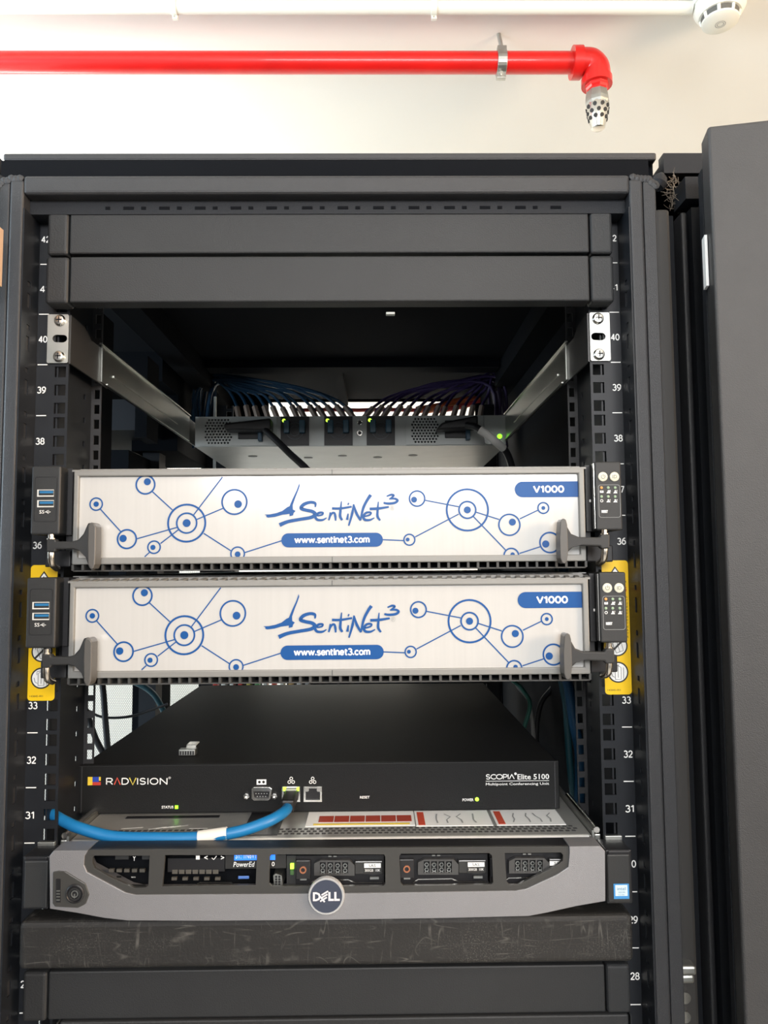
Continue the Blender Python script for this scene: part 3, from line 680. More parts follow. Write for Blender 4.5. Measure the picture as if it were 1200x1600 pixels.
part('edge_strip', pb(MB(), 928.2, 724, 929.2, 826, -.0345, -.030), STEEL, SV)
b = MB(); pb(b, 921, 780.5, 923.5, 784.5, -.0223, -.0219); part('side_mark', b, WHITE, SV)
# levers
def lever(P, blade, nm, s):
    YL = -.046
    L = [(at(x, y, YL).x, at(x, y, YL).z) for x, y in P]
    lv = part(nm, MB().prism(L, YL, YL+.007), PLAST, SV, bev=.0012)
    B = [(at(x, y, YL-.003).x, at(x, y, YL-.003).z) for x, y in blade]
    part('grip', MB().prism(B, YL-.003, YL+.010), mat('lever_grip', (.085, .082, .078) if s < 0 else (.10, .112, .12), .42), lv, bev=.001, seg=3)
    return lv
lv = lever([(72, 842), (86, 842), (87, 845.5), (112, 846), (122, 843), (130, 834), (136, 820), (137.5, 817), (143, 817), (146, 888), (139, 888), (133, 870), (124, 861), (114, 858), (87, 858.5), (86, 862.5), (72, 862.5)],
      [(137.5, 822), (139, 817.5), (143, 815.8), (147.5, 818), (149.5, 823), (149, 860), (148, 882), (145, 889), (140.5, 889), (137, 882), (136.5, 850)], 'lever', -1)
lv2 = lever([(953, 834.5), (940, 835), (938, 839.5), (905, 839), (893, 834), (886, 822), (883, 812), (879, 811), (878, 876), (885, 878), (888, 862), (895, 855.5), (906, 852.5), (938, 853.5), (940, 857.5), (953, 857)],
      [(876, 815), (878, 811), (881, 810), (884.5, 812), (886.5, 820), (888, 860), (886, 877), (882.5, 881), (878, 879), (875.5, 872), (874.5, 840)], 'lever', 1)
for s, x, dy in ((-1, 80, 0), (1, 944.5, -7.5)):
    b = MB(); Yp = -.041; g = lambda u, v, Y: at(u, v+dy, Y)
    b.cyl(g(x, 835, Yp), g(x, 843, Yp), .0023, .0023); b.cyl(g(x, 841, Yp), g(x, 843.5, Yp), .0034, .0034)
    b.tube([g(x, 861, Yp), g(x, 872, Yp), g(x-s*2, 882, Yp+.003), g(x-s*9, 888, Yp+.012)], .0027, 12)
    part('hinge_pin', b, mat('pin_steel', (.66, .60, .52), .25, metal=1), SV, smooth=True)
b = MB(); pb(b, 70, 860, 110, 886, -.020, -.0015); part('latch_body', b, PLASTD, SV, bev=.001)
b = MB(); pb(b, 917, 852, 958, 878, -.020, -.0015); part('latch_body', b, PLASTD, SV, bev=.001)
SV2 = copy_tree(SV); SV2.location = SV.location + Vector((0, -.0030, -2*U-.0006))
tag(SV2, 'white faced blue printed V1000 server, lower of the two, beside the yellow stickers')

# ================================================================ conferencing unit
YV = .071
zT = at(500, 1197, YV).z; zB_ = at(500, 1272, YV).z; zDELL = at(500, 1310, .004).z
zT += zDELL+.0015-zB_; zB_ = zDELL+.0015
MC = root('conferencing_unit', (0, YV, zB_), 'flat black conferencing unit resting on the grey rack server', 'electronics')
xl = at(122.5, 1235, YV).x; xr = at(873, 1235, YV).x
part('case', MB().box(xl+.002, xr-.002, YV+.002, .54, zB_, zT-.0005), TOPB, MC, bev=.0008)
part('front_panel', MB().box(xl, xr, YV-.003, YV+.002, zB_, zT), mat('unit_face', (.010, .0105, .011), .5, spec=.25, bump=.2, bscale=1500), MC, bev=.0008)
part('edge_rib', MB().box(xl+.0035, xl+.0045, YV-.0034, YV-.003, zB_+.001, zT-.001).box(xr-.0045, xr-.0035, YV-.0034, YV-.003, zB_+.001, zT-.001), COAT, MC)
YT = YV-.0034
b = MB(); pb(b, 137, 1214, 144.5, 1227, YT, YT+.0003); pb(b, 154.5, 1214, 157.3, 1220, YT, YT+.0003); part('logo_square', b, YELP, MC)
b = MB(); pb(b, 144.5, 1214, 154.5, 1222, YT, YT+.0003); part('logo_square', b, mat('logo_blue', (.02, .06, .42), .5), MC)
b = MB(); pb(b, 144.5, 1222, 157.3, 1227, YT, YT+.0003); part('logo_square', b, REDP, MC)
b = MB()
x = 165.7
for ch, x0, x1 in (('R', 165.7, 176.5), ('D', 190, 201.5), ('I', 213.8, 216.2), ('S', 218, 228), ('I', 230, 232.4), ('O', 234, 247.5), ('N', 249.5, 261.7)): pstext(b, ch, x0, 1215.3, x1, 1226.2, YT, w_=.15)
ptext(b, '®', 263, 1213.5, 267, 1217.5, YT)
ptext(b, 'STATUS', 252.5, 1259, 271, 1263.3, YT, bold=.02); ptext(b, 'RESET', 562.5, 1243.7, 577.5, 1247.7, YT, bold=.02); ptext(b, 'POWER', 722.6, 1247.5, 740, 1252, YT, bold=.02)
pstext(b, 'SCOPIA', 759, 1209.5, 804, 1217.8, YT, w_=.16); ptext(b, 'Elite 5100', 808.5, 1209.3, 858, 1217.8, YT, bold=.015); ptext(b, 'Multipoint Conferencing Unit', 759, 1222.7, 858, 1228, YT, bold=.01)
pb(b, 759, 1219.8, 858, 1220.6, YT, YT+.0002); c = at(805.5, 1209, YT); b.prism(circle(c.x, c.z, .0012, 10), YT, YT+.0002)
for x in (455, 488.5):
    for dx, dy in ((0, -3), (-3, 2.5), (3, 2.5)): c = at(x+dx, 1219.5+dy, YT); b.ring((c.x, c.z), .0013, .0006, YT, YT+.0002, 12)
a = at(401, 1218, YT); c = at(416, 1226, YT); b.prism([(a.x, c.z), (c.x, c.z), (c.x, a.z), (a.x, a.z)], YT, YT+.0002, [circle(a.x+.0025, (a.z+c.z)/2, .0013, 8), circle(c.x-.0025, (a.z+c.z)/2, .0013, 8)])
part('printed_lettering', b, WHITE, MC, smooth='flat', label='white lettering RADVISION, SCOPIA Elite 5100')
b = MB(); b.stroke([gz_ for gz_ in [(at(178.5, 1226.2, YT).x, at(178.5, 1226.2, YT).z), (at(183.2, 1215.3, YT).x, at(183.2, 1215.3, YT).z), (at(188, 1226.2, YT).x, at(188, 1226.2, YT).z)]], [.0010]*3, YT, YT, n=1)
part('red_letter', b, mat('letter_red', (.75, .10, .06), .5), MC, smooth='flat')
b = MB(); b.stroke([(at(x, y, YT).x, at(x, y, YT).z) for x, y in ((202.3, 1215.3), (207.5, 1226.2), (212.6, 1215.3))], [.0010]*3, YT, YT, n=1)
part('yellow_letter', b, mat('letter_yellow', (.80, .66, .10), .5), MC, smooth='flat')
c = at(745.3, 1249, YT); part('power_led', MB().lathe((c.x, YT+.0005, c.z), (0, -1, 0), ((0, .0018), (.0008, .0017), (.0014, .0008)), 14), GREEN2, MC, smooth=True)
b = MB(); pb(b, 273.2, 1258.8, 278, 1263.8, YT-.0004, YT+.0003); part('status_led', b, GREEN, MC)
# serial port
sp = MB(); Lp = [(393, 1232), (396, 1230), (421, 1230), (425, 1233), (422.5, 1248), (419.5, 1251), (396.5, 1251), (393, 1248)]; Li = [(396, 1237), (421, 1237), (419, 1247.5), (397.5, 1247.5)]
sp.pprism(Lp, YT-.003, YT, [Li[::-1]]); serial = part('serial_port', sp, STEEL, MC, bev=.0004)
part('serial_insert', MB().pprism(Li, YT-.0010, YT), PLASTD, serial)
b = MB()
for r_, n_ in ((1240, 5), (1244.5, 4)):
    for i in range(n_): c = at(408.5+(i-(n_-1)/2)*4.3, r_, YT-.0012); b.cyl(c, c+Vector((0, .001, 0)), .0005, n=8)
part('pin_hole', b, GREYP, serial)
for x in (385.5, 429): c = at(x, 1243, YT); part('jack_screw', MB().lathe((c.x, YT+.0005, c.z), (0, -1, 0), ((0, .0028), (.003, .0028), (.0032, .0015), (.0012, .0013)), 6), STEEL, MC)
for i, (x0, x1) in enumerate(((440.5, 469), (474.5, 503))):
    o = [(x0, 1229), (x1, 1229), (x1, 1253), (x0, 1253)]; ii = [(x0+3, 1237), (x0+7, 1237), (x0+7, 1232), (x1-7, 1232), (x1-7, 1237), (x1-3, 1237), (x1-3, 1250), (x0+3, 1250)]
    jk = part('network_jack', MB().pprism(o, YT-.0016, YT, [ii[::-1]]), STEEL, MC)
    part('jack_cavity', MB().pprism(ii, YT-.0002, YT), PLASTD, jk)
    for a_, c_ in ((x0+1.5, x0+8), (x1-8, x1-1.5)): part('link_led', pb(MB(), a_, 1230, c_, 1236, YT-.0022, YT-.0014), GREEN2 if i == 0 else mat('led_off', (.30, .31, .30), .4), jk)
# small loose connector on the case
c = onz(293, 1180, zT)
lc = root('loose_connector', (c.x, c.y, zT), 'small silver connector lying on top of the black conferencing unit', 'connector')
part('shell', MB().box(c.x-.008, c.x+.008, c.y-.003, c.y+.006, zT, zT+.006), ZINC, lc, bev=.0008)
part('plug_end', MB().box(c.x-.003, c.x+.007, c.y+.006, c.y+.020, zT+.001, zT+.0085), STEEL, lc, bev=.0006)
b = MB()
for i in range(6): b.box(c.x-.0065+i*.0024, c.x-.0052+i*.0024, c.y-.0033, c.y-.0029, zT+.001, zT+.0045)
part('contacts', b, PLASTD, lc)

# ================================================================ grey rack server (bottom)
YD = -.033
DS = root('rack_server', (0, YD, at(500, 1437, YD).z), 'grey bezelled rack server with a round badge, under the black conferencing unit', 'server')
def dp(L): return [(at(x, y, YD).x, at(x, y, YD).z) for x, y in L]
part('chassis', MB().box(-.2165, .2165, .004, .72, zDELL-.043, zDELL), SHEET, DS)
part('front_deck', MB().box(-.216, .216, -.012, .0038, zDELL-.006, zDELL-.0006), PLASTD, DS)
part('drive_bay', MB().box(-.216, .216, -.006, .0038, zDELL-.043, zDELL-.006), INNER, DS)
W1 = [(146, 1338), (233, 1338), (231, 1384), (227, 1388), (209, 1388.5), (173, 1373), (147, 1358), (143.5, 1350), (143.5, 1342)]
W2 = [(257, 1337), (401, 1337), (399, 1384), (253, 1386)]
W3 = [(424, 1336), (600, 1336), (602, 1340), (602, 1382), (599, 1385.5), (424, 1386), (420, 1382), (421, 1340)]
W4 = [(627, 1335), (765, 1334), (769, 1338), (771, 1380), (768, 1383), (630, 1385), (626, 1381), (624, 1339)]
W5 = [(789, 1334), (877, 1333), (880.5, 1337), (880, 1346), (867, 1356), (823, 1377), (810, 1383.5), (796, 1383.5), (792, 1379)]
inner = [(138, 1329), (889, 1323.5), (890, 1334), (888, 1355), (870, 1367), (822, 1389), (806, 1392), (512, 1396.5), (212, 1398.5), (196, 1395), (136, 1363), (131, 1352), (132, 1338)]
outer = [(84, 1329), (500, 1326.5), (938, 1322), (945.5, 1330), (946, 1408), (900, 1416), (855, 1426), (826, 1431.5), (700, 1434.5), (510, 1437.5), (320, 1439), (200, 1438.5), (160, 1434), (120, 1426.5), (78, 1420), (77, 1338)]
part('silver_bezel', MB().prism(dp([(84, 1329), (137.6, 1328.6)]+inner[::-1][:-2]+[(889.6, 1322.6)]+outer[2:]), YD, -.013), SILV, DS, bev=.0022, seg=3)
part('window_frame', MB().prism(dp(inner), YD+.0012, YD+.0042, [dp(w_)[::-1] for w_ in (W1, W2, W3, W4, W5)]), GRAPH, DS, bev=.0009)
part('bezel_top', MB().prism(dp([(138, 1329.4), (889, 1323.9), (889, 1326.5), (138, 1332)]), YD+.0042, -.012), PLASTD, DS)
lp = [(83, 1362), (92, 1360.3), (104, 1361.5), (134, 1380), (140, 1397), (134.5, 1412), (123, 1418), (86, 1416), (82.5, 1411)]
lpo = part('lock_panel', MB().prism(dp(lp), YD-.0008, YD+.002), GRAPH, DS, bev=.0007)
part('slider_slot', MB().prism(dp([(88.5, 1372.5), (95.5, 1372.5), (95.5, 1409), (88.5, 1409)]), YD-.0011, YD), PLASTD, DS)
for y in (1390, 1394.5, 1399, 1404): part('slider_tooth', MB().prism(dp([(89.5, y), (95, y), (95, y+1.6), (89.5, y+1.6)]), YD-.0018, YD-.001), ZINC, DS)
c = at(118, 1395.5, YD); 
part('key_lock', MB().lathe((c.x, YD, c.z), (0, -1, 0), ((0, .0072), (.0015, .0072), (.0022, .0062), (.0014, .0055)), 28), PLASTD, DS, smooth=True)
part('lock_ring', MB().ring((c.x, c.z), .0042, .0008, YD-.0022, YD-.0010), PLAST, DS)
b = MB().ring((c.x, c.z), .0024, .0007, YD-.0020, YD-.001, 16); b.box(c.x-.0004, c.x+.0004, YD-.0021, YD-.001, c.z-.0030, c.z+.0002)
part('keyhole', b, ZINC, DS)
for x in (121, 908): part('bezel_screw', MB().lathe(at(x, 1333.5 if x < 500 else 1326.5, YD+.004)+Vector((0, 0, .0005)), (0, 0, 1), ((0, .0012), (.0006, .0012)), 10), PLASTD, DS)
# round badge
c = at(510.2, 1397.8, YD)
bd = part('round_badge', MB().lathe((c.x, YD-.0002, c.z), (0, -1, 0), ((0, .0143), (.0022, .0143), (.0030, .0137)), 48), mat('badge_silver', (.8, .8, .8), .25, metal=.7), DS, smooth=True)
part('badge_face', MB().lathe((c.x, YD-.003, c.z), (0, -1, 0), ((0, .0124), (.0004, .0123)), 48), mat('badge_navy', (.045, .055, .085), .35), DS)
b = MB(); T = YD-.0036; zz0, zz1 = c.z-.0033, c.z+.0034; S_ = lambda u0, u1: (c.x+u0, c.x+u1)
text(b, 'D', c.x-.0103, c.x-.0042, zz0, zz1, T, bold=.04); text(b, 'L', c.x+.0016, c.x+.0059, zz0, zz1, T, bold=.05); text(b, 'L', c.x+.0062, c.x+.0105, zz0, zz1, T, bold=.05)
for k in (-.0031, 0, .0031): 
    dx, dz = .0017, .0023
    b.stroke([(c.x-.0042+dx*(k/.0031)*.3, c.z-.0012+k*.75), (c.x-.0042+dx*(k/.0031)*.3+.0052, c.z+.0018+k*.75)], [.0012]*2, T, 0, n=1)
b.stroke([(c.x-.0047, c.z+.0002), (c.x-.0012, c.z-.0040)], [.0013]*2, T, 0, n=1)
part('badge_lettering', b, mat('badge_letter', (.85, .83, .86), .3, metal=.3), DS, smooth='flat', label='silver DELL lettering')
# drives and controls behind the windows
YI = -.022
def drive(x0, w_, y0):
    d = part('hard_drive', pb(MB(), x0, y0, x0+w_, y0+47, YI, -.006), PLASTD, DS)
    g = x0+38
    part('release_button', pb(MB(), x0+1, y0+8, x0+24, y0+38, YI-.004, YI), mat('btn', (.02, .02, .022), .35), d, bev=.0006)
    cc = at(x0+12.5, y0+22.5, YI-.004); part('button_ring', MB().ring((cc.x, cc.z), .0022, .0010, YI-.0050, YI-.004, 20), COPPER, d)
    b = MB(); hx0, hx1, hy0, hy1 = g-8, g+55, y0+7, y0+31
    holes = [[(at(a_, y_, YI-.004).x, at(a_, y_, YI-.004).z) for a_, y_ in ((hx0+9+i*11.6, hy0+3), (hx0+9+i*11.6, hy1-3), (hx0+18+i*11.6, hy1-3), (hx0+18+i*11.6, hy0+3))] for i in range(4)]
    ou = [(at(a_, y_, YI-.004).x, at(a_, y_, YI-.004).z) for a_, y_ in ((hx0, hy1), (hx1, hy1), (hx1, hy0+8), (hx1-8, hy0), (hx0+10, hy0), (hx0, hy0+5))]
    part('handle_grille', b.prism(ou, YI-.005, YI-.001, holes), mat('carrier_grey', (.13, .13, .13), .35, metal=.7), d, bev=.0005)
    b = MB()
    for i in range(4):
        cc = at(hx0+13.5+i*11.6, (hy0+hy1)/2, YI-.001)
        b.ring((cc.x, cc.z+.0018), .0015, .0006, YI-.002, YI-.001, 6); b.ring((cc.x, cc.z-.0020), .0015, .0006, YI-.002, YI-.001, 6)
    part('honeycomb_vent', b, ZINC, d)
    part('carrier_face', pb(MB(), hx1, y0+9, x0+w_-2, y0+30, YI-.004, YI), mat('carrier_dark', (.09, .09, .09), .3, metal=.7), d, bev=.0008)
    part('capacity_label', pb(MB(), x0+w_-32, y0+12, x0+w_-4, y0+29, YI-.0045, YI-.004), BLACKP, d)
    part('capacity_label', pb(MB(), x0+w_-31, y0+12.5, x0+w_-5, y0+19.5, YI-.0048, YI-.0044), WHITE, d)
    b = MB(); ptext(b, 'SAS', x0+w_-24, y0+13.8, x0+w_-13, y0+18.3, YI-.005); part('label_lettering', b, BLACKP, d, smooth='flat')
    b = MB(); ptext(b, '300GB  10K', x0+w_-30, y0+21.5, x0+w_-6, y0+25.5, YI-.005); part('label_lettering', b, WHITE, d, smooth='flat')
    b = MB(); b.stroke([(at(x_, y_, YI-.004).x, at(x_, y_, YI-.004).z) for x_, y_ in ((g-16, y0+45), (g-8, y0+39), (g+45, y0+38), (g+56, y0+43), (x0+w_-3, y0+42.5))], [.0008]*5, YI-.004, 0, n=1)
    part('carrier_edge', b, STEEL, d, smooth='flat')
    b = MB(); pb(b, x0+w_-22, y0+34, x0+w_-8, y0+37.5, YI-.003, YI-.001); pb(b, x0+8, y0+37, x0+18, y0+39, YI-.0045, YI-.004); pb(b, g+14, y0+1, g+19, y0+2.5, YI-.003, YI-.001); pb(b, g+22, y0+1, g+27, y0+2.5, YI-.003, YI-.001)
    part('drive_mark', b, ZINC, d)
drive(461, 139, 1336.5); drive(623, 139, 1335)
drive(765, 125, 1333)
b = MB(); pb(b, 448, 1337, 462, 1386, YI-.001, -.006); part('indicator_column', b, PLAST, DS)
part('activity_led', pb(MB(), 453.5, 1350, 459, 1358, YI-.003, YI-.001), GREEN2, DS)
part('indicator_column', pb(MB(), 453.5, 1360, 459, 1367, YI-.003, YI-.001), mat('dim_green', (.05, .12, .04), .4), DS)
vg = part('video_port', MB().pprism([(428, 1384), (427, 1368), (431, 1365), (440, 1368), (442, 1384)], YI-.002, -.006), ZINC, DS)
b = MB()
for j in range(4):
    for i in range(2): cc = at(431.5+i*5, 1370+j*4, YI-.0022); b.cyl(cc, cc+Vector((0, .001, 0)), .0009, n=8)
part('pin_hole', b, PLASTD, vg)
scn = part('status_screen', pb(MB(), 352, 1336, 447, 1357, YI-.0015, -.006), BLACKP, DS)
part('screen_highlight', pb(MB(), 366, 1336, 430, 1344, YI-.0018, YI-.0014), SCR, scn)
b = MB(); ptext(b, 'ST: 1N6V1', 368, 1332, 400, 1341.5, YI-.0021); ptext(b, 'PowerEd', 364.5, 1346.5, 398, 1354.5, YI-.002, shear=.2, bold=.01); ptext(b, '0', 424.5, 1346.5, 429, 1353.5, YI-.002)
ptext(b, '<', 319, 1337, 324.5, 1343, YI-.002, bold=.02); ptext(b, '>', 345, 1337, 350.5, 1343, YI-.002, bold=.02)
b.stroke([(at(x_, y_, YI-.002).x, at(x_, y_, YI-.002).z) for x_, y_ in ((331, 1340.5), (334, 1343), (338.5, 1337.5))], [.0006]*3, YI-.002, 0, n=1)
pb(b, 306, 1337, 312, 1343, YI-.002, YI-.0015); cc = at(174, 1343, YI-.001); 
part('screen_lettering', b, WHITE, scn, smooth='flat')
b = MB(); pb(b, 262, 1341, 351, 1362, YI-.0010, -.006); part('control_strip', b, PLASTD, DS)
b = MB()
for i in range(7): pb(b, 269+i*10.6, 1359, 277.5+i*10.6, 1365.5, YI-.0012, YI-.0008)
for i in range(5): pb(b, 268+i*17, 1371, 276+i*17, 1375.5, YI-.0012, YI+.001)
for i in range(5): pb(b, 170+i*12, 1358, 178+i*12, 1363, YI-.0012, YI+.001)
part('vent_slots', b, mat('dull_metal', (.16, .15, .13), .4, metal=.6), DS)
b = MB(); b.stroke([(at(x_, y_, YI-.002).x, at(x_, y_, YI-.002).z) for x_, y_ in ((264, 1384), (306, 1383), (312, 1379), (361, 1379), (367, 1383), (398, 1382.5))], [.0009]*6, YI-.002, 0, n=1)
b.stroke([(at(x_, y_, YI-.002).x, at(x_, y_, YI-.002).z) for x_, y_ in ((205, 1383.5), (228, 1383))], [.0014]*2, YI-.002, 0, n=1); pb(b, 182, 1369.5, 189, 1371.5, YI-.002, YI-.001); pb(b, 205, 1369.5, 212, 1371.5, YI-.002, YI-.001)
part('bright_edge', b, STEEL, DS, smooth='flat')
b = MB(); ptext(b, '(iLO)', 372, 1369, 390, 1373.5, YI-.002, bold=.01) if 0 else pb(b, 372, 1369, 389, 1373.5, YI-.002, YI-.001); part('blue_key', b, mat('key_blue', (.10, .22, .60), .4), DS, bev=.0004)
b = MB(); cc = at(210, 1341, YI-.001); pb(b, 180, 1337, 201, 1343, YI-.001, -.006); pb(b, 222, 1337, 233, 1343, YI-.001, -.006); part('usb_port', b, PLAST, DS)
b = MB(); ptext(b, 'Y', 207.5, 1338, 212, 1345, YI-.002, bold=.02); part('port_symbol', b, WHITE, DS, smooth='flat')
# ears
for s, (x0, x1, xa, xb) in ((-1, (35, 76, 37, 74)), (1, (947, 988, 949.5, 985.5))):
    y0, y1 = (1338, 1421) if s < 0 else (1328, 1412)
    part('ear_block', pb(MB(), x0, y0, x1, y1, -.026, -.0012), PLASTD, DS, bev=.001)
    part('ear_clip', pb(MB(), xa, y0+7, xb, y1-1.5, -.0285, -.026), PLAST, DS, bev=.0012)
    part('ear_clip', pb(MB(), xa+1, y0+1.5, xb-1, y0+11, -.0275, -.026), PLASTD, DS, bev=.0008)
stk = part('processor_sticker', pb(MB(), 959, 1381, 983, 1404.5, -.0289, -.0285), mat('sticker_blue', (.06, .28, .62), .3), DS)
part('sticker_field', pb(MB(), 961.5, 1383, 980.5, 1400, -.0291, -.0289), mat('sticker_pale', (.62, .75, .82), .3), stk)
b = MB(); ptext(b, 'intel', 964.5, 1386, 977.5, 1391, -.0293); cc = at(971, 1388.6, -.0293); ptext(b, 'XEON', 966, 1393, 976.5, 1395.5, -.0293); ptext(b, 'inside', 966, 1397, 976, 1399, -.0293); part('sticker_lettering', b, mat('st_txt', (.06, .2, .35), .4), stk, smooth='flat')
part('deck_edge', MB().box(-.214, .214, .0015, .0042, zDELL-.0008, zDELL+.0009), mat('edge_pale', (.72, .72, .69), .35), DS)
# deck: front black band with slots, perforated strip, labels on the lid
b = MB()
for g0, g1 in ((450, 570), (625, 740), (800, 905)):
    x = g0
    while x < g1:
        a = at(x, 1318, -.0124); b.box(a.x, a.x+.0035, -.0124, -.0118, a.z-.0005, a.z+.0005); a = at(x+4, 1324, -.0124); b.box(a.x, a.x+.0032, -.0126, -.0118, a.z-.0006, a.z+.0006); x += 8
part('deck_slots', b, ZINC, DS, kind='stuff')
b = MB(); n = 78
for i in range(n):
    for j in range(3):
        x = -.205+i*.0053+(j % 2)*.0026; y = .0135+j*.0055
        b.box(x, x+.0033, y, y+.0032, zDELL+.0001, zDELL+.0004)
part('lid_perforations', b, mat('hole_dark', (.06, .06, .06), .6), DS, kind='stuff')
def lid(x0, x1, y0, y1, mt, nm, h=.0005, **k):
    return part(nm, MB().box(x0, x1, y0, y1, zDELL, zDELL+h), mt, DS, **k)
X = lambda px, Y=.04: at(px, 1285, Y).x
lb = lid(X(478), X(648), .032, .070, WHITE, 'service_label')
for i in range(6):
    a_ = X(497)+i*(X(645)-X(497))/6; part('label_cell', MB().box(a_, a_+(X(645)-X(497))/6-.0008, .042, .058, zDELL+.0004, zDELL+.0007), mat('label_red', (.42, .06, .035), .5), lb)
part('label_stripe', MB().box(X(490), X(640), .0345, .038, zDELL+.0004, zDELL+.0007), YELP, lb)
for a_, c_ in ((648, 768), (772, 880)):
    l2 = lid(X(a_)+.001, X(c_), .030, .070, WHITE, 'service_label')
    part('label_stripe', MB().box(X(a_)+.003, X(a_)+.009, .032, .066, zDELL+.0004, zDELL+.0007), mat('label_red2', (.62, .08, .04), .5), l2)
    b = MB()
    for t in range(4):
        u = X(a_)+.018+t*.011; pts = [(u+random.uniform(-.003, .003), .036+q*.008) for q in range(4)]
        for q in range(3): (xa_, ya_), (xb_, yb_) = pts[q], pts[q+1]; b.add([(xa_, ya_, zDELL+.0008), (xa_+.0012, ya_, zDELL+.0008), (xb_+.0012, yb_, zDELL+.0008), (xb_, yb_, zDELL+.0008)], [(0, 1, 2, 3)])
    part('label_drawing', b, GREYP, l2, smooth='flat')
lid(X(385), X(440), .012, .070, PLASTD, 'lid_latch', h=.0007)
b = MB()
for i in range(4): x = X(238)+i*.006; b.add([(x, .028+i*.0012, zDELL+.0005), (x+.014, .034+i*.0012, zDELL+.0005), (x+.014, .0353+i*.0012, zDELL+.0005), (x, .0293+i*.0012, zDELL+.0005)], [(0, 1, 2, 3)])
x = X(195); b.add([(x, .030, zDELL+.0005), (x+.018, .033, zDELL+.0005), (x+.018, .0345, zDELL+.0005), (x, .0315, zDELL+.0005)], [(0, 1, 2, 3)])
x = X(300); b.add([(x, .029, zDELL+.0005), (x+.016, .029, zDELL+.0005), (x+.016, .0303, zDELL+.0005), (x, .0303, zDELL+.0005)], [(0, 1, 2, 3)])
part('lid_pictogram', b, WHITE, DS, smooth='flat')
lid(X(185), X(335), .058, .064, PLASTD, 'lid_caption')
# slide rails of that server
for s in (-1, 1):
    k = root('slide_rail', (s*.221, .0, zDELL-.03), 'silver sliding rail on the %s side of the grey rack server' % ('left' if s < 0 else 'right'), 'rail')
    part('rail_channel', MB().box(s*.2172, s*.2190, .004, .70, zDELL-.03, zDELL+.004), ZINC, k)
    part('rail_channel', MB().box(s*.2192, s*.2245, .004, .66, zDELL-.022, zDELL+.001), ZINC, k, bev=.001)
    b = MB(); b.tube([(s*.2215, .005, zDELL+.004), (s*.2215, .10, zDELL+.004)], .0026, 10, 1); part('rail_pin', b, STEEL, k, smooth=True)
    part('front_bracket', MB().box(s*.226, s*.240, -.0035, .0, zDELL-.004, zDELL+.002), ZINC, k, bev=.0005)

# ================================================================ blue patch cable
def P(x, y, Y): return at(x, y, Y)
bc = root('patch_cable', P(447, 1262, .03), 'bright blue network cable with a white tag, looping from the jack to the left rail', 'cable')
path = [P(452, 1250, .052), P(450, 1261, .036), P(441, 1271, .018), P(415, 1285, .002), P(370, 1300, -.006), P(310, 1308.5, -.007), P(240, 1312.5, -.006), P(175, 1307, -.003), P(125, 1294, .000), P(100, 1283, .006), P(88, 1276, .010), P(79, 1270, .014), P(69, 1262, .022), P(58, 1252, .034)]
zmin = zDELL+.0053
path = [Vector((p.x, p.y, max(p.z, zmin))) for p in path]
part('cable_jacket', MB().tube(path, .0046, 14), BLUEC, bc, smooth=True)
b = MB(); b.box(P(440, 1250, .040).x, P(461, 1250, .040).x, .032, .0655, P(450, 1266, .040).z, P(450, 1246, .040).z); part('plug_boot', b, PLASTD, bc, bev=.002)
b = MB(); b.box(P(446, 1250, .060).x, P(463, 1250, .060).x, .0600, .0668, P(450, 1250, .060).z, P(450, 1233, .060).z); part('plug', b, mat('plug_clear', (.45, .50, .40), .15), bc, bev=.0006)
tagp = [path[5]+(path[4]-path[5])*t for t in (-.35, 0, .35, .75)]
tagp[0] = path[5]+(path[6]-path[5])*.10; 
part('cable_tag', MB().tube(tagp[1:], .0052, 14, 2), mat('tag_white', (.78, .76, .70), .5), bc, smooth=True)

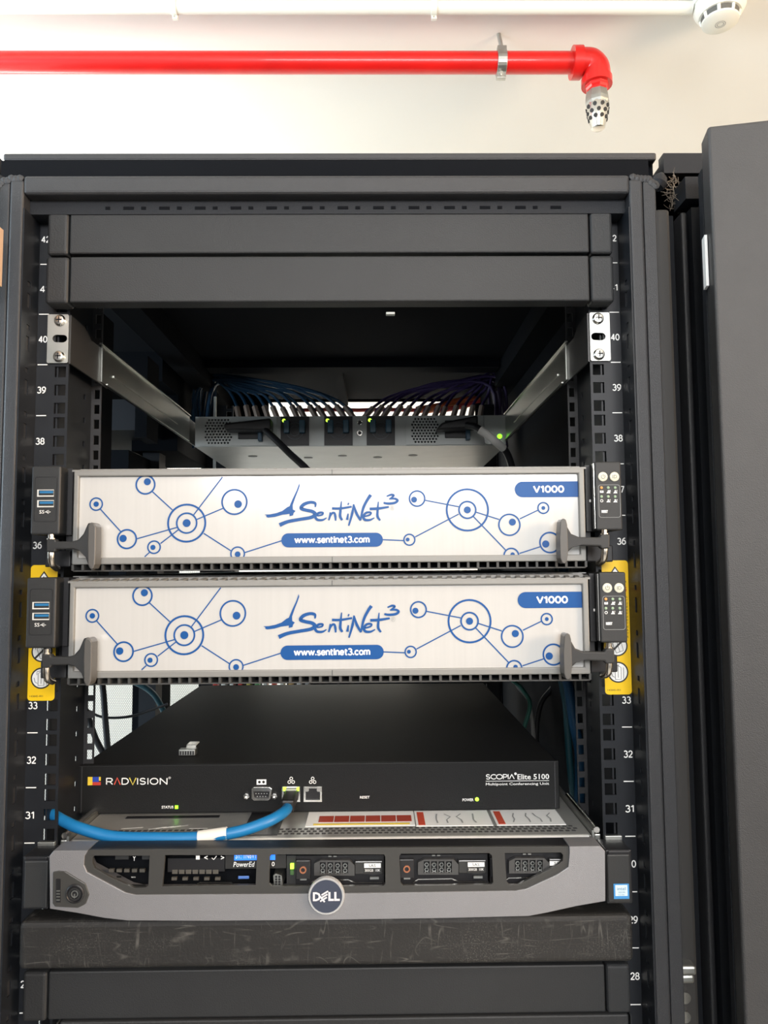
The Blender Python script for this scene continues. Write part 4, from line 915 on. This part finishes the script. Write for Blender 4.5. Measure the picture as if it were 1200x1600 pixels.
# ================================================================ open bay : shelf rails, switch, cables
for s in (-1, 1):
    side = 'left' if s < 0 else 'right'
    k = root('shelf_rail', (s*.225, 0, zt(40)-U), 'galvanised telescopic shelf rail screwed to the %s mounting rail at unit 40' % side, 'rail')
    zT, zB_ = zt(40)-.0008, zt(40)-U+.0008; z1 = zT-.008
    x0, x1 = (-.2435, -.2255) if s < 0 else (.2255, .2430)
    cx = s*.2327; pl = MB().prism(rrect(x0, x1, zB_, zT, .0015), -.0022, -.0003, [[(cx+.0042*math.cos(t)+(.0022 if math.cos(t) > 0 else -.0022), zt(40)-.0222+.0034*math.sin(t)) for t in [-2*PI*i/16 for i in range(16)]]])
    part('front_flange', pl, ZINC, k, bev=.0004)
    for zc in (zt(40)-.0064, zt(40)-.0381):
        sc = part('screw', MB().lathe((cx, -.0022, zc), (0, -1, 0), ((0, .0047), (.0012, .0050), (.0028, .0038), (.0031, .002)), 20), STEEL, k, smooth=True)
        part('screw_slot', MB().box(cx-.0026, cx+.0026, -.0057, -.0050, zc-.0005, zc+.0005).box(cx-.0005, cx+.0005, -.0057, -.0050, zc-.0026, zc+.0026), PLASTD, sc)
    xw = s*.2240
    L = [(0, zB_), (.09, zB_), (.09, z1), (.045, z1), (.030, zT-.001), (0, zT)]
    b = MB(); b.add([(xw, y, z) for y, z in L]+[(s*.2254, y, z) for y, z in L], [(0, 1, 2, 3, 4, 5), (11, 10, 9, 8, 7, 6)]+[(i, i+6, (i+1) % 6+6, (i+1) % 6) for i in range(6)])
    part('rear_web', b, mat('rail_dark_web', (.05, .05, .05), .4, metal=.5), k)
    part('inner_channel', MB().box(s*.2225, s*.2237, .07, .405, zB_+.002, z1+.002), mat('channel_zinc', (.40, .41, .38), .32, metal=1, var=.1, vscale=12), k)
    part('top_lip', MB().box(s*.2205, s*.2237, .065, .405, z1+.0021, z1+.0035), STEEL, k)
    part('lower_lip', MB().box(s*.2205, s*.2224, .08, .40, zB_+.001, zB_+.0022), ZINC, k)
    part('channel_rib', MB().box(s*.2215, s*.2224, .10, .34, (zB_+z1)/2-.004, (zB_+z1)/2-.002), ZINC, k)
    part('outer_channel', MB().box(s*.2238, s*.2252, .09, .735, zB_+.001, z1), mat('rail_dark_web', (.05, .05, .05)), k)
YS = .41
sl = at(305, 675, YS).x; sr = at(790, 670, YS).x; z1 = at(550, 650, YS).z; z0 = at(550, 697, YS).z
SW = root('network_switch', ((sl+sr)/2, YS, z0), 'grey network switch with fan trays and power supplies deep in the open bay', 'network switch')
part('chassis', MB().box(sl, sr, YS+.002, YS+.27, z0, z1), SHEET, SW)
def sp_(mb, x0, x1, a=.02, b_=.98, Y0=YS-.002, Y1=YS+.002):
    mb.box(at(x0, 673, YS).x, at(x1, 673, YS).x, Y0, Y1, z0+(z1-z0)*a, z0+(z1-z0)*b_); return mb
part('face_frame', sp_(MB(), 305, 790, 0, 1, YS, YS+.0022), SWF, SW)
for px in ((312, 433), (634, 754)):
    x0, x1 = at(px[0], 673, YS).x, at(px[1], 673, YS).x; H = z1-z0
    holes = []; cx0 = x0+.009
    for j in range(9):
        for i in range(9):
            hx = cx0+i*.0045+(j % 2)*.00225; hz_ = z0+.005+j*.0041
            if abs(j-4)+abs(i-4)*.7 < 6.2 and hx < cx0+.038: holes.append(circle(hx, hz_, .0016, 6)[::-1])
    ps = part('power_supply', MB().prism([(x0, z0+.001), (x1, z0+.001), (x1, z1-.001), (x0, z1-.001)], YS-.003, YS, holes), SWF, SW)
    part('vent_backing', MB().box(x0+.004, x0+.052, YS-.0002, YS+.0001, z0+.002, z1-.002), INNER, ps)
    part('inlet_socket', MB().box(x0+.055, x0+.085, YS-.006, YS-.003, z0+.010, z0+.035), PLASTD, ps, bev=.001)
    part('extraction_handle', MB().box(x0+.084, x0+.090, YS-.014, YS-.003, z0+.006, z0+.034), mat('handle_dark_blue', (.01, .05, .09), .4), ps, bev=.001)
    cc = Vector((at(384 if px[0] < 500 else 704, 680.5, YS).x, YS-.003, at(384, 680.5, YS).z)); part('status_led', MB().lathe(cc, (0, -1, 0), ((0, .0032), (.001, .0030), (.002, .0015)), 14), GREEN2, ps, smooth=True)
for px in ((439, 483), (507, 551), (573, 617)):
    f = part('fan_tray', sp_(MB(), *px, a=.02, b_=.98, Y0=YS-.003, Y1=YS-.0001), PLASTD, SW)
    xm = at((px[0]+px[1])/2, 673, YS).x; w2 = at(px[1], 673, YS).x-xm; zm = (z0+z1)/2
    for s in (-1, 1): part('handle', MB().box(xm+s*w2*.35, xm+s*w2*.75, YS-.012, YS-.003, zm-.004, zm+.014), mat('fan_handle_blue', (.02, .07, .11), .35), f, bev=.001)
    part('fan_grille', MB().ring((xm, zm), .012, .001, YS-.0042, YS-.003, 20).ring((xm, zm), .007, .001, YS-.0042, YS-.003, 20), mat('grille_dark', (.03, .04, .05), .4), f)
    cc = Vector((at(px[0]+5, 658, YS).x, YS-.003, at(500, 657.5, YS).z)); part('status_led', MB().lathe(cc, (0, -1, 0), ((0, .0026), (.001, .0024), (.002, .001)), 12), GREEN2, f, smooth=True)
b = MB()
for y in (660.5, 677): c = at(562, y, YS-.001); b.ring((c.x, c.z), .0032, .0014, YS-.004, YS-.001, 16)
part('thumb_screw', b, STEEL, SW)
b = MB()
for y in (660.5, 677): c = at(562, y, YS-.001); b.cyl((c.x, YS-.003, c.z), (c.x, YS, c.z), .0026)
part('screw_recess', b, BLACKP, SW)
rp = part('side_plate', sp_(MB(), 756, 789, .02, .98, YS-.004, YS), mat('plate_grey', (.33, .35, .34), .4, metal=.5), SW)
cc = at(780, 682.5, YS); part('beacon_led', MB().lathe((cc.x, YS-.004, cc.z), (0, -1, 0), ((0, .0034), (.001, .0032), (.002, .0015)), 14), GREEN, SW, smooth=True)
b = MB()
for x, yf in ((395, .30), (480, .36), (535, .30), (590, .36), (645, .30)): 
    X_ = at(x, 700, .5).x; b.lathe((X_, YS+yf*.3, z0-.0002), (0, 0, -1), ((0, .007), (.0004, .007)), 14)
part('underside_hole', b, BLACKP, SW)
# power cords
def cord(nm, pts, r_, label, mt, plug):
    k = root(nm, pts[0], label, 'power cord', 'power cords of the switch')
    part('cord', MB().tube(pts, r_, 12), mt, k, smooth=True)
    part('plug', plug, PLASTD, k, bev=.003, seg=3)
    return k
p0 = at(400, 668, YS-.02); b = MB(); q = at(385, 665, YS-.03)
b.hull8([(q.x-.030, YS-.034, q.z-.006), (q.x+.034, YS-.034, q.z-.007), (q.x+.034, YS-.0065, q.z-.007), (q.x-.030, YS-.0065, q.z-.006), (q.x-.030, YS-.034, q.z+.003), (q.x+.034, YS-.034, q.z+.010), (q.x+.034, YS-.0065, q.z+.010), (q.x-.030, YS-.0065, q.z+.003)])
cord('power_cord', [at(415, 672, YS-.03), at(432, 688, YS-.05), at(452, 708, YS-.08), at(476, 730, YS-.12), at(495, 752, YS-.13), at(520, 790, YS-.12)], .0045, 'black power cord hanging from the left power supply of the switch', PLASTD, b)
b = MB(); q = at(715, 665, YS-.03)
b.hull8([(q.x-.030, YS-.034, q.z-.006), (q.x+.028, YS-.034, q.z-.003), (q.x+.028, YS-.0065, q.z-.003), (q.x-.030, YS-.0065, q.z-.006), (q.x-.022, YS-.034, q.z+.004), (q.x+.028, YS-.034, q.z+.014), (q.x+.028, YS-.0065, q.z+.014), (q.x-.022, YS-.0065, q.z+.004)])
k = cord('power_cord', [at(728, 664, YS-.03), at(742, 667, YS-.04), at(755, 674, YS-.05), at(772, 688, YS-.055), at(788, 702, YS-.04), at(797, 720, YS-.03), at(803, 745, YS-.02)], .0048, 'black power cord with a pale sleeve, plugged into the right power supply', PLASTD, b)
part('pale_sleeve', MB().tube([at(750, 671.5, YS-.05), at(760, 678, YS-.0525), at(772, 688, YS-.055), at(786, 700, YS-.042)], .0056, 12), mat('sleeve_grey', (.62, .62, .60), .4), k, smooth=True)
# patch cables rising behind the switch
YC = YS+.285
dkblue = mat('dark_blue_cable', (.008, .045, .095), .45); dkpur = mat('dark_violet_cable', (.040, .022, .085), .45)
N = 13
for s in (-1, 1):
    for i in range(N):
        px = (372+i*15.0) if s < 0 else (752-i*15.0-(3 if i > 9 else 0)); px = px+random.uniform(-2, 2)
        lean = s*(N-1-i*.0)*0
        a = Vector((at(px, 672, YC).x, YC, z0+.02)); b0 = Vector((at(px, 651, YC).x, YC+.005, at(px, 651, YC).z)); 
        dx = s*(3+i*1.1); b1 = at(px+dx*.9, 634+random.uniform(-2, 2), YC+.01)
        b2 = at(px+dx*2.6+s*4, 618-random.uniform(0, 5), YC+.03)
        ex = -.255 if s < 0 else .255
        pe = 318 if s < 0 else 782; rr_ = random.uniform
        e1 = at(px+(pe-px)*.52, 607-rr_(0, 12), YC+.03); e2 = at(pe+s*rr_(-22, 6), 592+rr_(-5, 12), YC+.02+rr_(0, .05)); e3 = e2+Vector((s*rr_(.004, .02), rr_(-.01, .02), -rr_(.09, .14)))
        for e_ in (b2, e1, e2): e_.z = min(e_.z, zrim-.020)
        k = root('network_cable', a, ('dark blue network cable behind the switch, %s from the left end' if s < 0 else 'dark violet network cable behind the switch, %s from the right end') % ('first', 'second', 'third', 'fourth', 'fifth', 'sixth', 'seventh', 'eighth', 'ninth', 'tenth', 'eleventh', 'twelfth', 'thirteenth')[i], 'cable', 'dark blue cables behind the switch' if s < 0 else 'dark violet cables behind the switch')
        part('cable_jacket', MB().tube([a, b0, b1, b2, e1, e2, e3], .0027, 8, 5), dkblue if s < 0 else dkpur, k, smooth=True)
        part('plug_boot', MB().tube([b0-Vector((0, 0, .006)), b0, b0+(b1-b0)*.9], .0052, 8, 2), CLEAR, k, smooth=True)
pp = root('cable_bar', (0, YC, z0), 'black cable bar behind the switch, under the fanned cables', 'cable bar')
part('bar', MB().box(-.222, .222, YC-.009, YC+.003, z0, z0+.022), COATD, pp)
part('dark_backing', MB().box(at(325, 640, .93).x, at(420, 640, .93).x, .925, .93, at(400, 655, .93).z, at(400, 609, .93).z), INNER, pp)  # added dark sheets behind the cables, darken the bright rear opening
part('dark_backing', MB().box(at(742, 640, .93).x, at(800, 640, .93).x, .925, .93, at(400, 655, .93).z, at(400, 609, .93).z), INNER, pp)
part('end_post', MB().box(at(334, 640, YC-.01).x, at(338, 640, YC-.01).x, YC-.012, YC-.009, z0, at(334, 622, YC).z), ZINC, pp)
# orange and red patch cords further back
for i, (px, cm) in enumerate(((700, (.75, .16, .05)), (715, (.75, .2, .06)), (730, (.6, .06, .05)), (500, (.5, .05, .04)), (590, (.5, .05, .04)))):
    b = MB(); b.tube([at(px-50, 641, .93), at(px-10, 634, .93), at(px+20, 626, .93), at(px+70, 622, .93)] if i < 3 else [at(px-30, 641, .94), at(px+10, 640, .94), at(px+60, 641, .94)], .0075 if i < 3 else .004, 8)
    tag(part('fibre_cord', b, mat('cord%d' % i, cm, .5), smooth=True), ('orange red cord crossing the rear opening at right, %s of three' % ('first', 'second', 'last')[i]) if i < 3 else ('thin red cord crossing the rear opening, %s half' % ('left', 'right')[i-3]), 'cable')
# lower rear : added black panels that keep it dark, boots and hanging cables
lowz0, lowz1 = zDELL-.02, at(500, 1050, .8).z+.06
b = root('rear_dark_panels', (0, .72, .7), 'added black panels that keep the lower rear of the rack dark', 'cable manager')
part('dark_rear_panel', MB().box(-.12, .222, .700, .712, .7, at(500, 1061, .70).z-.002), INNER, b)
part('dark_rear_panel', MB().box(-.222, -.165, .700, .712, .7, at(500, 1040, .70).z+.05), INNER, b)
part('dark_rear_panel', MB().box(.10, .222, .700, .712, at(500, 1061, .70).z, at(500, 1040, .70).z+.06), INNER, b)
cols = [(.5, .03, .02), (.7, .68, .62), (.7, .68, .62), (.5, .03, .02), (.65, .55, .1), (.1, .35, .12), (.7, .68, .62), (.6, .07, .04), (.72, .7, .6), (.5, .3, .1), (.65, .63, .6), (.3, .3, .3)]
for i, c_ in enumerate(cols):
    px = 338+i*13; p_ = at(px, 1062, .69)
    tag(part('patch_plug', MB().box(p_.x-.0035, p_.x+.0035, .678, .6995, p_.z-.015, p_.z+.010+random.uniform(0, .006)), mat('plugcol%d' % i, c_, .5), bev=.001),
        'small %s plug behind the black conferencing unit, %s from the left' % ({0: 'red', 1: 'white', 2: 'white', 3: 'red', 4: 'yellow', 5: 'green', 6: 'white', 7: 'red', 8: 'cream', 9: 'brown', 10: 'grey', 11: 'dark grey'}[i], ('first', 'second', 'third', 'fourth', 'fifth', 'sixth', 'seventh', 'eighth', 'ninth', 'tenth', 'eleventh', 'twelfth')[i]), 'plug')
hang = [((140, 1060), (158, 1060), (165, 1130), (170, 1190), (176, 1250), (.5), 'black', .0045, 'thick black cable hanging before the bright mesh at lower left'),
        ((128, 1080), (138, 1120), (150, 1155), (163, 1180), (180, 1215), (.5), 'black', .0045, 'slanting black cable before the bright mesh at lower left'),
        ((130, 1105), (158, 1120), (200, 1120), (240, 1108), (262, 1100), (.52), 'black', .002, 'thin dark cable drooping sideways before the mesh at lower left'),
        ((150, 1050), (195, 1060), (235, 1080), (255, 1110), (275, 1160), (.55), 'teal', .0045, 'dark teal cable arching down at the left of the black unit'),
        ((790, 1040), (815, 1075), (828, 1100), (818, 1140), (805, 1190), (.45), 'green', .003, 'dark green cable curving down right of the black unit'),
        ((800, 1040), (808, 1070), (826, 1095), (833, 1140), (834, 1200), (.47), 'grey', .003, 'grey cable curving down right of the black unit'),
        ((884, 1040), (890, 1080), (897, 1130), (906, 1180), (905, 1260), (.2), 'blue', .006, 'dark blue cable hanging beside the right mounting rail'),
        ((875, 1040), (884, 1100), (888, 1160), (893, 1220), (902, 1280), (.22), 'teal', .004, 'dark teal cable hanging beside the right mounting rail'),
        ((880, 1030), (866, 1070), (845, 1100), (838, 1150), (842, 1240), (.5), 'black', .004, 'black cable sweeping down in the right rear corner')]
hc = {'black': (.01, .01, .012), 'teal': (.01, .06, .08), 'green': (.03, .14, .11), 'grey': (.2, .2, .2), 'blue': (.01, .07, .16)}
for h in hang:
    pts = [at(x, y, h[5]) for x, y in h[:5]]
    pts = [pts[0]+Vector((0, 0, .12))]+pts if 'sideways' not in h[8] else pts
    tag(part('hanging_cable', MB().tube(pts, h[7], 10), mat('hang_'+h[6], hc[h[6]], .45), smooth=True), h[8], 'cable')
# added dark boxes in the left neighbour rack, block the bright view behind
k = root('neighbour_dark_boxes', (-.6, .4, zt(37)), 'added dark boxes in the left neighbour rack, blocking the bright view', 'electronics')
zq_ = lambda y: at(200, y, .6).z
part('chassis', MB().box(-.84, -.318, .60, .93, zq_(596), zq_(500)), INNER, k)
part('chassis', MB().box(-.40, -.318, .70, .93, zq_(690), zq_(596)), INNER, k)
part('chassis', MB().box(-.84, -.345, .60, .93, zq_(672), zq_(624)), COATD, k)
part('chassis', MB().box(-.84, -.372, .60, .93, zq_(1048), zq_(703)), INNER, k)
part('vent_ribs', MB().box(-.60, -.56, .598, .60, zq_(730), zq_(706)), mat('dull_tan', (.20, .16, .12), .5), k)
part('dark_block_post', MB().box(-.33, -.312, .50, .56, zq_(700), zrim-.05), INNER, k)
part('dark_block_post', MB().box(-.455, -.395, .90, .96, .05, zq_(1040)), INNER, k)
k = root('dark_side_sheet', (.2985, .4, 0.05), 'added black sheet that keeps the side towards the right rack dark', 'panel')
part('dark_sheet', MB().box(.2992, .3005, .13, .93, .06, zrim-.015), INNER, k)  # added opaque sheet, darkens the open right side

# ================================================================ ceiling : pipe, nozzle, detector, conduit
YP = .89; zp = at(600, 98, YP).z; rp_ = .0222
xe = at(905, 98, YP).x; xn = at(933, 130, YP).x
pr = root('fire_pipe', (0, YP, zp), 'red fire suppression pipe running along under the ceiling', 'pipe')
part('pipe', MB().tube([(-XW+.002, YP, zp), (xe+.004, YP, zp)], rp_, 32, 1), REDPIPE, pr, smooth=True)
xv = at(933, 150, YP).x
part('pipe_elbow', MB().tube([(xe-.012, YP, zp), (xe+.012, YP, zp), (xv-.012, YP, zp-.002), (xv-.002, YP, zp-.014), (xv, YP, zp-.030), (xv, YP, zp-.048)], .0295, 28, 6).tube([(xe-.016, YP, zp), (xe+.004, YP, zp)], .0335, 28, 1).tube([(xv, YP, zp-.036), (xv, YP, zp-.052)], .0325, 28, 1), REDPIPE, pr, smooth=True)
zq = lambda y: at(933, y, YP).z
part('reducer', MB().lathe((xv, YP, zp-.050), (0, 0, -1), ((0, .026), (.008, .0245), (.012, .0215), (.030, .0215), (.032, .0200), (.040, .0200)), 8), REDPIPE, pr)
zc = zq(149)
nz = part('discharge_nozzle', MB().lathe((xv, YP, zc+.006), (0, 0, -1), ((0, .023), (.016, .0255), (.024, .0255), (.030, .024)), 8), ZINC, pr)
b = MB(); h = zq(165)-zq(206)
zs = zc-.018
nb = part('nozzle_body', MB().lathe((xv, YP, zs), (0, 0, -1), ((0, .0225), (.010, .0235), (.030, .0205), (.050, .0155), (.056, .0140), (.058, .0110)), 28), STEEL, pr, smooth=True)
for j, (t, r_) in enumerate(((.012, .0237), (.024, .0222), (.036, .0196))):
    for i in range(9):
        a_ = 2*PI*(i+.5*(j % 2))/9; d = Vector((math.cos(a_), math.sin(a_), -.15)).normalized(); c = Vector((xv, YP, zs-t))+Vector((math.cos(a_), math.sin(a_), 0))*(r_-.0032)
        part('nozzle_hole', MB().cyl(c, c+d*.0040, .0042, .0042, 12), BLACKP, pr)
# hanger
xh = at(783, 98, YP).x
hg = root('pipe_hanger', (xh, YP, zp), 'galvanised ring hanger holding the red pipe from the ceiling', 'hanger')
b = MB(); n = 28
part('clamp_ring', MB().cyl((xh-.010, YP, zp), (xh+.010, YP, zp), .0250, .0250, 28), ZINC, hg, bev=.001)
part('clamp_ear', MB().box(xh-.011, xh+.009, YP-.006, YP+.006, zp-.037, zp-.024).box(xh-.008, xh+.012, YP-.006, YP+.006, zp+.024, zp+.036), ZINC, hg, bev=.001)
part('threaded_rod', MB().cyl((xh+.002, YP, zp+.03), (xh-.004, YP, CEIL), .0045, .0045, 10), ZINC, hg, smooth=True)
part('clamp_bolt', MB().cyl((xh-.002, YP-.014, zp-.031), (xh-.002, YP+.010, zp-.031), .0035, .0035, 6), STEEL, hg)
# detector
dc = onz(1123, 10, CEIL-.02); dc.x = (at(1087, 25, dc.y).x+at(1163, 25, dc.y).x)/2
sd = root('smoke_detector', (dc.x, dc.y, CEIL), 'round white smoke detector on the ceiling at top right', 'smoke detector')
part('base', MB().lathe((dc.x, dc.y, CEIL), (0, 0, -1), ((0, .052), (.012, .053), (.016, .052)), 40), DET, sd, smooth=True)
part('housing', MB().lathe((dc.x, dc.y, CEIL-.016), (0, 0, -1), ((0, .050), (.010, .0495), (.020, .044), (.024, .040)), 40), DET, sd, smooth=True)
part('sensor_cage', MB().lathe((dc.x, dc.y, CEIL-.040), (0, 0, -1), ((0, .036), (.012, .034)), 32), mat('cage_dark', (.12, .12, .11), .7), sd, smooth=True)
for i in range(8):
    a_ = 2*PI*i/8+.3; c = Vector((dc.x+.0365*math.cos(a_), dc.y+.0365*math.sin(a_), CEIL-.046)); part('cage_rib', MB().cyl(c+Vector((0, 0, .006)), c-Vector((math.cos(a_)*.003, math.sin(a_)*.003, .006)), .0035, .0035, 6), DET, sd)
part('cap', MB().lathe((dc.x, dc.y, CEIL-.051), (0, 0, -1), ((0, .036), (.003, .035), (.006, .030), (.007, .010)), 40), DET, sd, smooth=True)
b = MB()
for rr in (.009, .0055):
    for i in range(16):
        a_, a2 = 2*PI*i/16, 2*PI*(i+1)/16; z_ = CEIL-.0586
        b.add([(dc.x+rr*math.cos(a_), dc.y+rr*math.sin(a_), z_), (dc.x+rr*math.cos(a2), dc.y+rr*math.sin(a2), z_), (dc.x+(rr+.0012)*math.cos(a2), dc.y+(rr+.0012)*math.sin(a2), z_), (dc.x+(rr+.0012)*math.cos(a_), dc.y+(rr+.0012)*math.sin(a_), z_)], [(0, 1, 2, 3)])
part('embossed_mark', b, GREYP, sd, smooth='flat')
# conduit
cy = onz(500, 12, CEIL-.024).y+.012
cn = root('conduit', (0, cy, CEIL), 'white plastic conduit clipped to the ceiling along the top edge', 'conduit')
part('tube', MB().tube([(-XW+.002, cy, CEIL-.014), (dc.x-.052, cy, CEIL-.014)], .0125, 20, 1), DET, cn, smooth=True)
for px in (272, 678):
    x = at(px, 8, cy).x; kk = part('saddle_clip', MB().cyl((x-.006, cy, CEIL-.014), (x+.006, cy, CEIL-.014), .0145, .0145, 20).box(x-.005, x+.006, cy+.004, cy+.012, CEIL-.034, CEIL-.02), DET, cn, bev=.0008)
    part('clip_screw', MB().cyl((x, cy+.003, CEIL-.031), (x, cy+.006, CEIL-.031), .002, .002, 8), STEEL, cn)
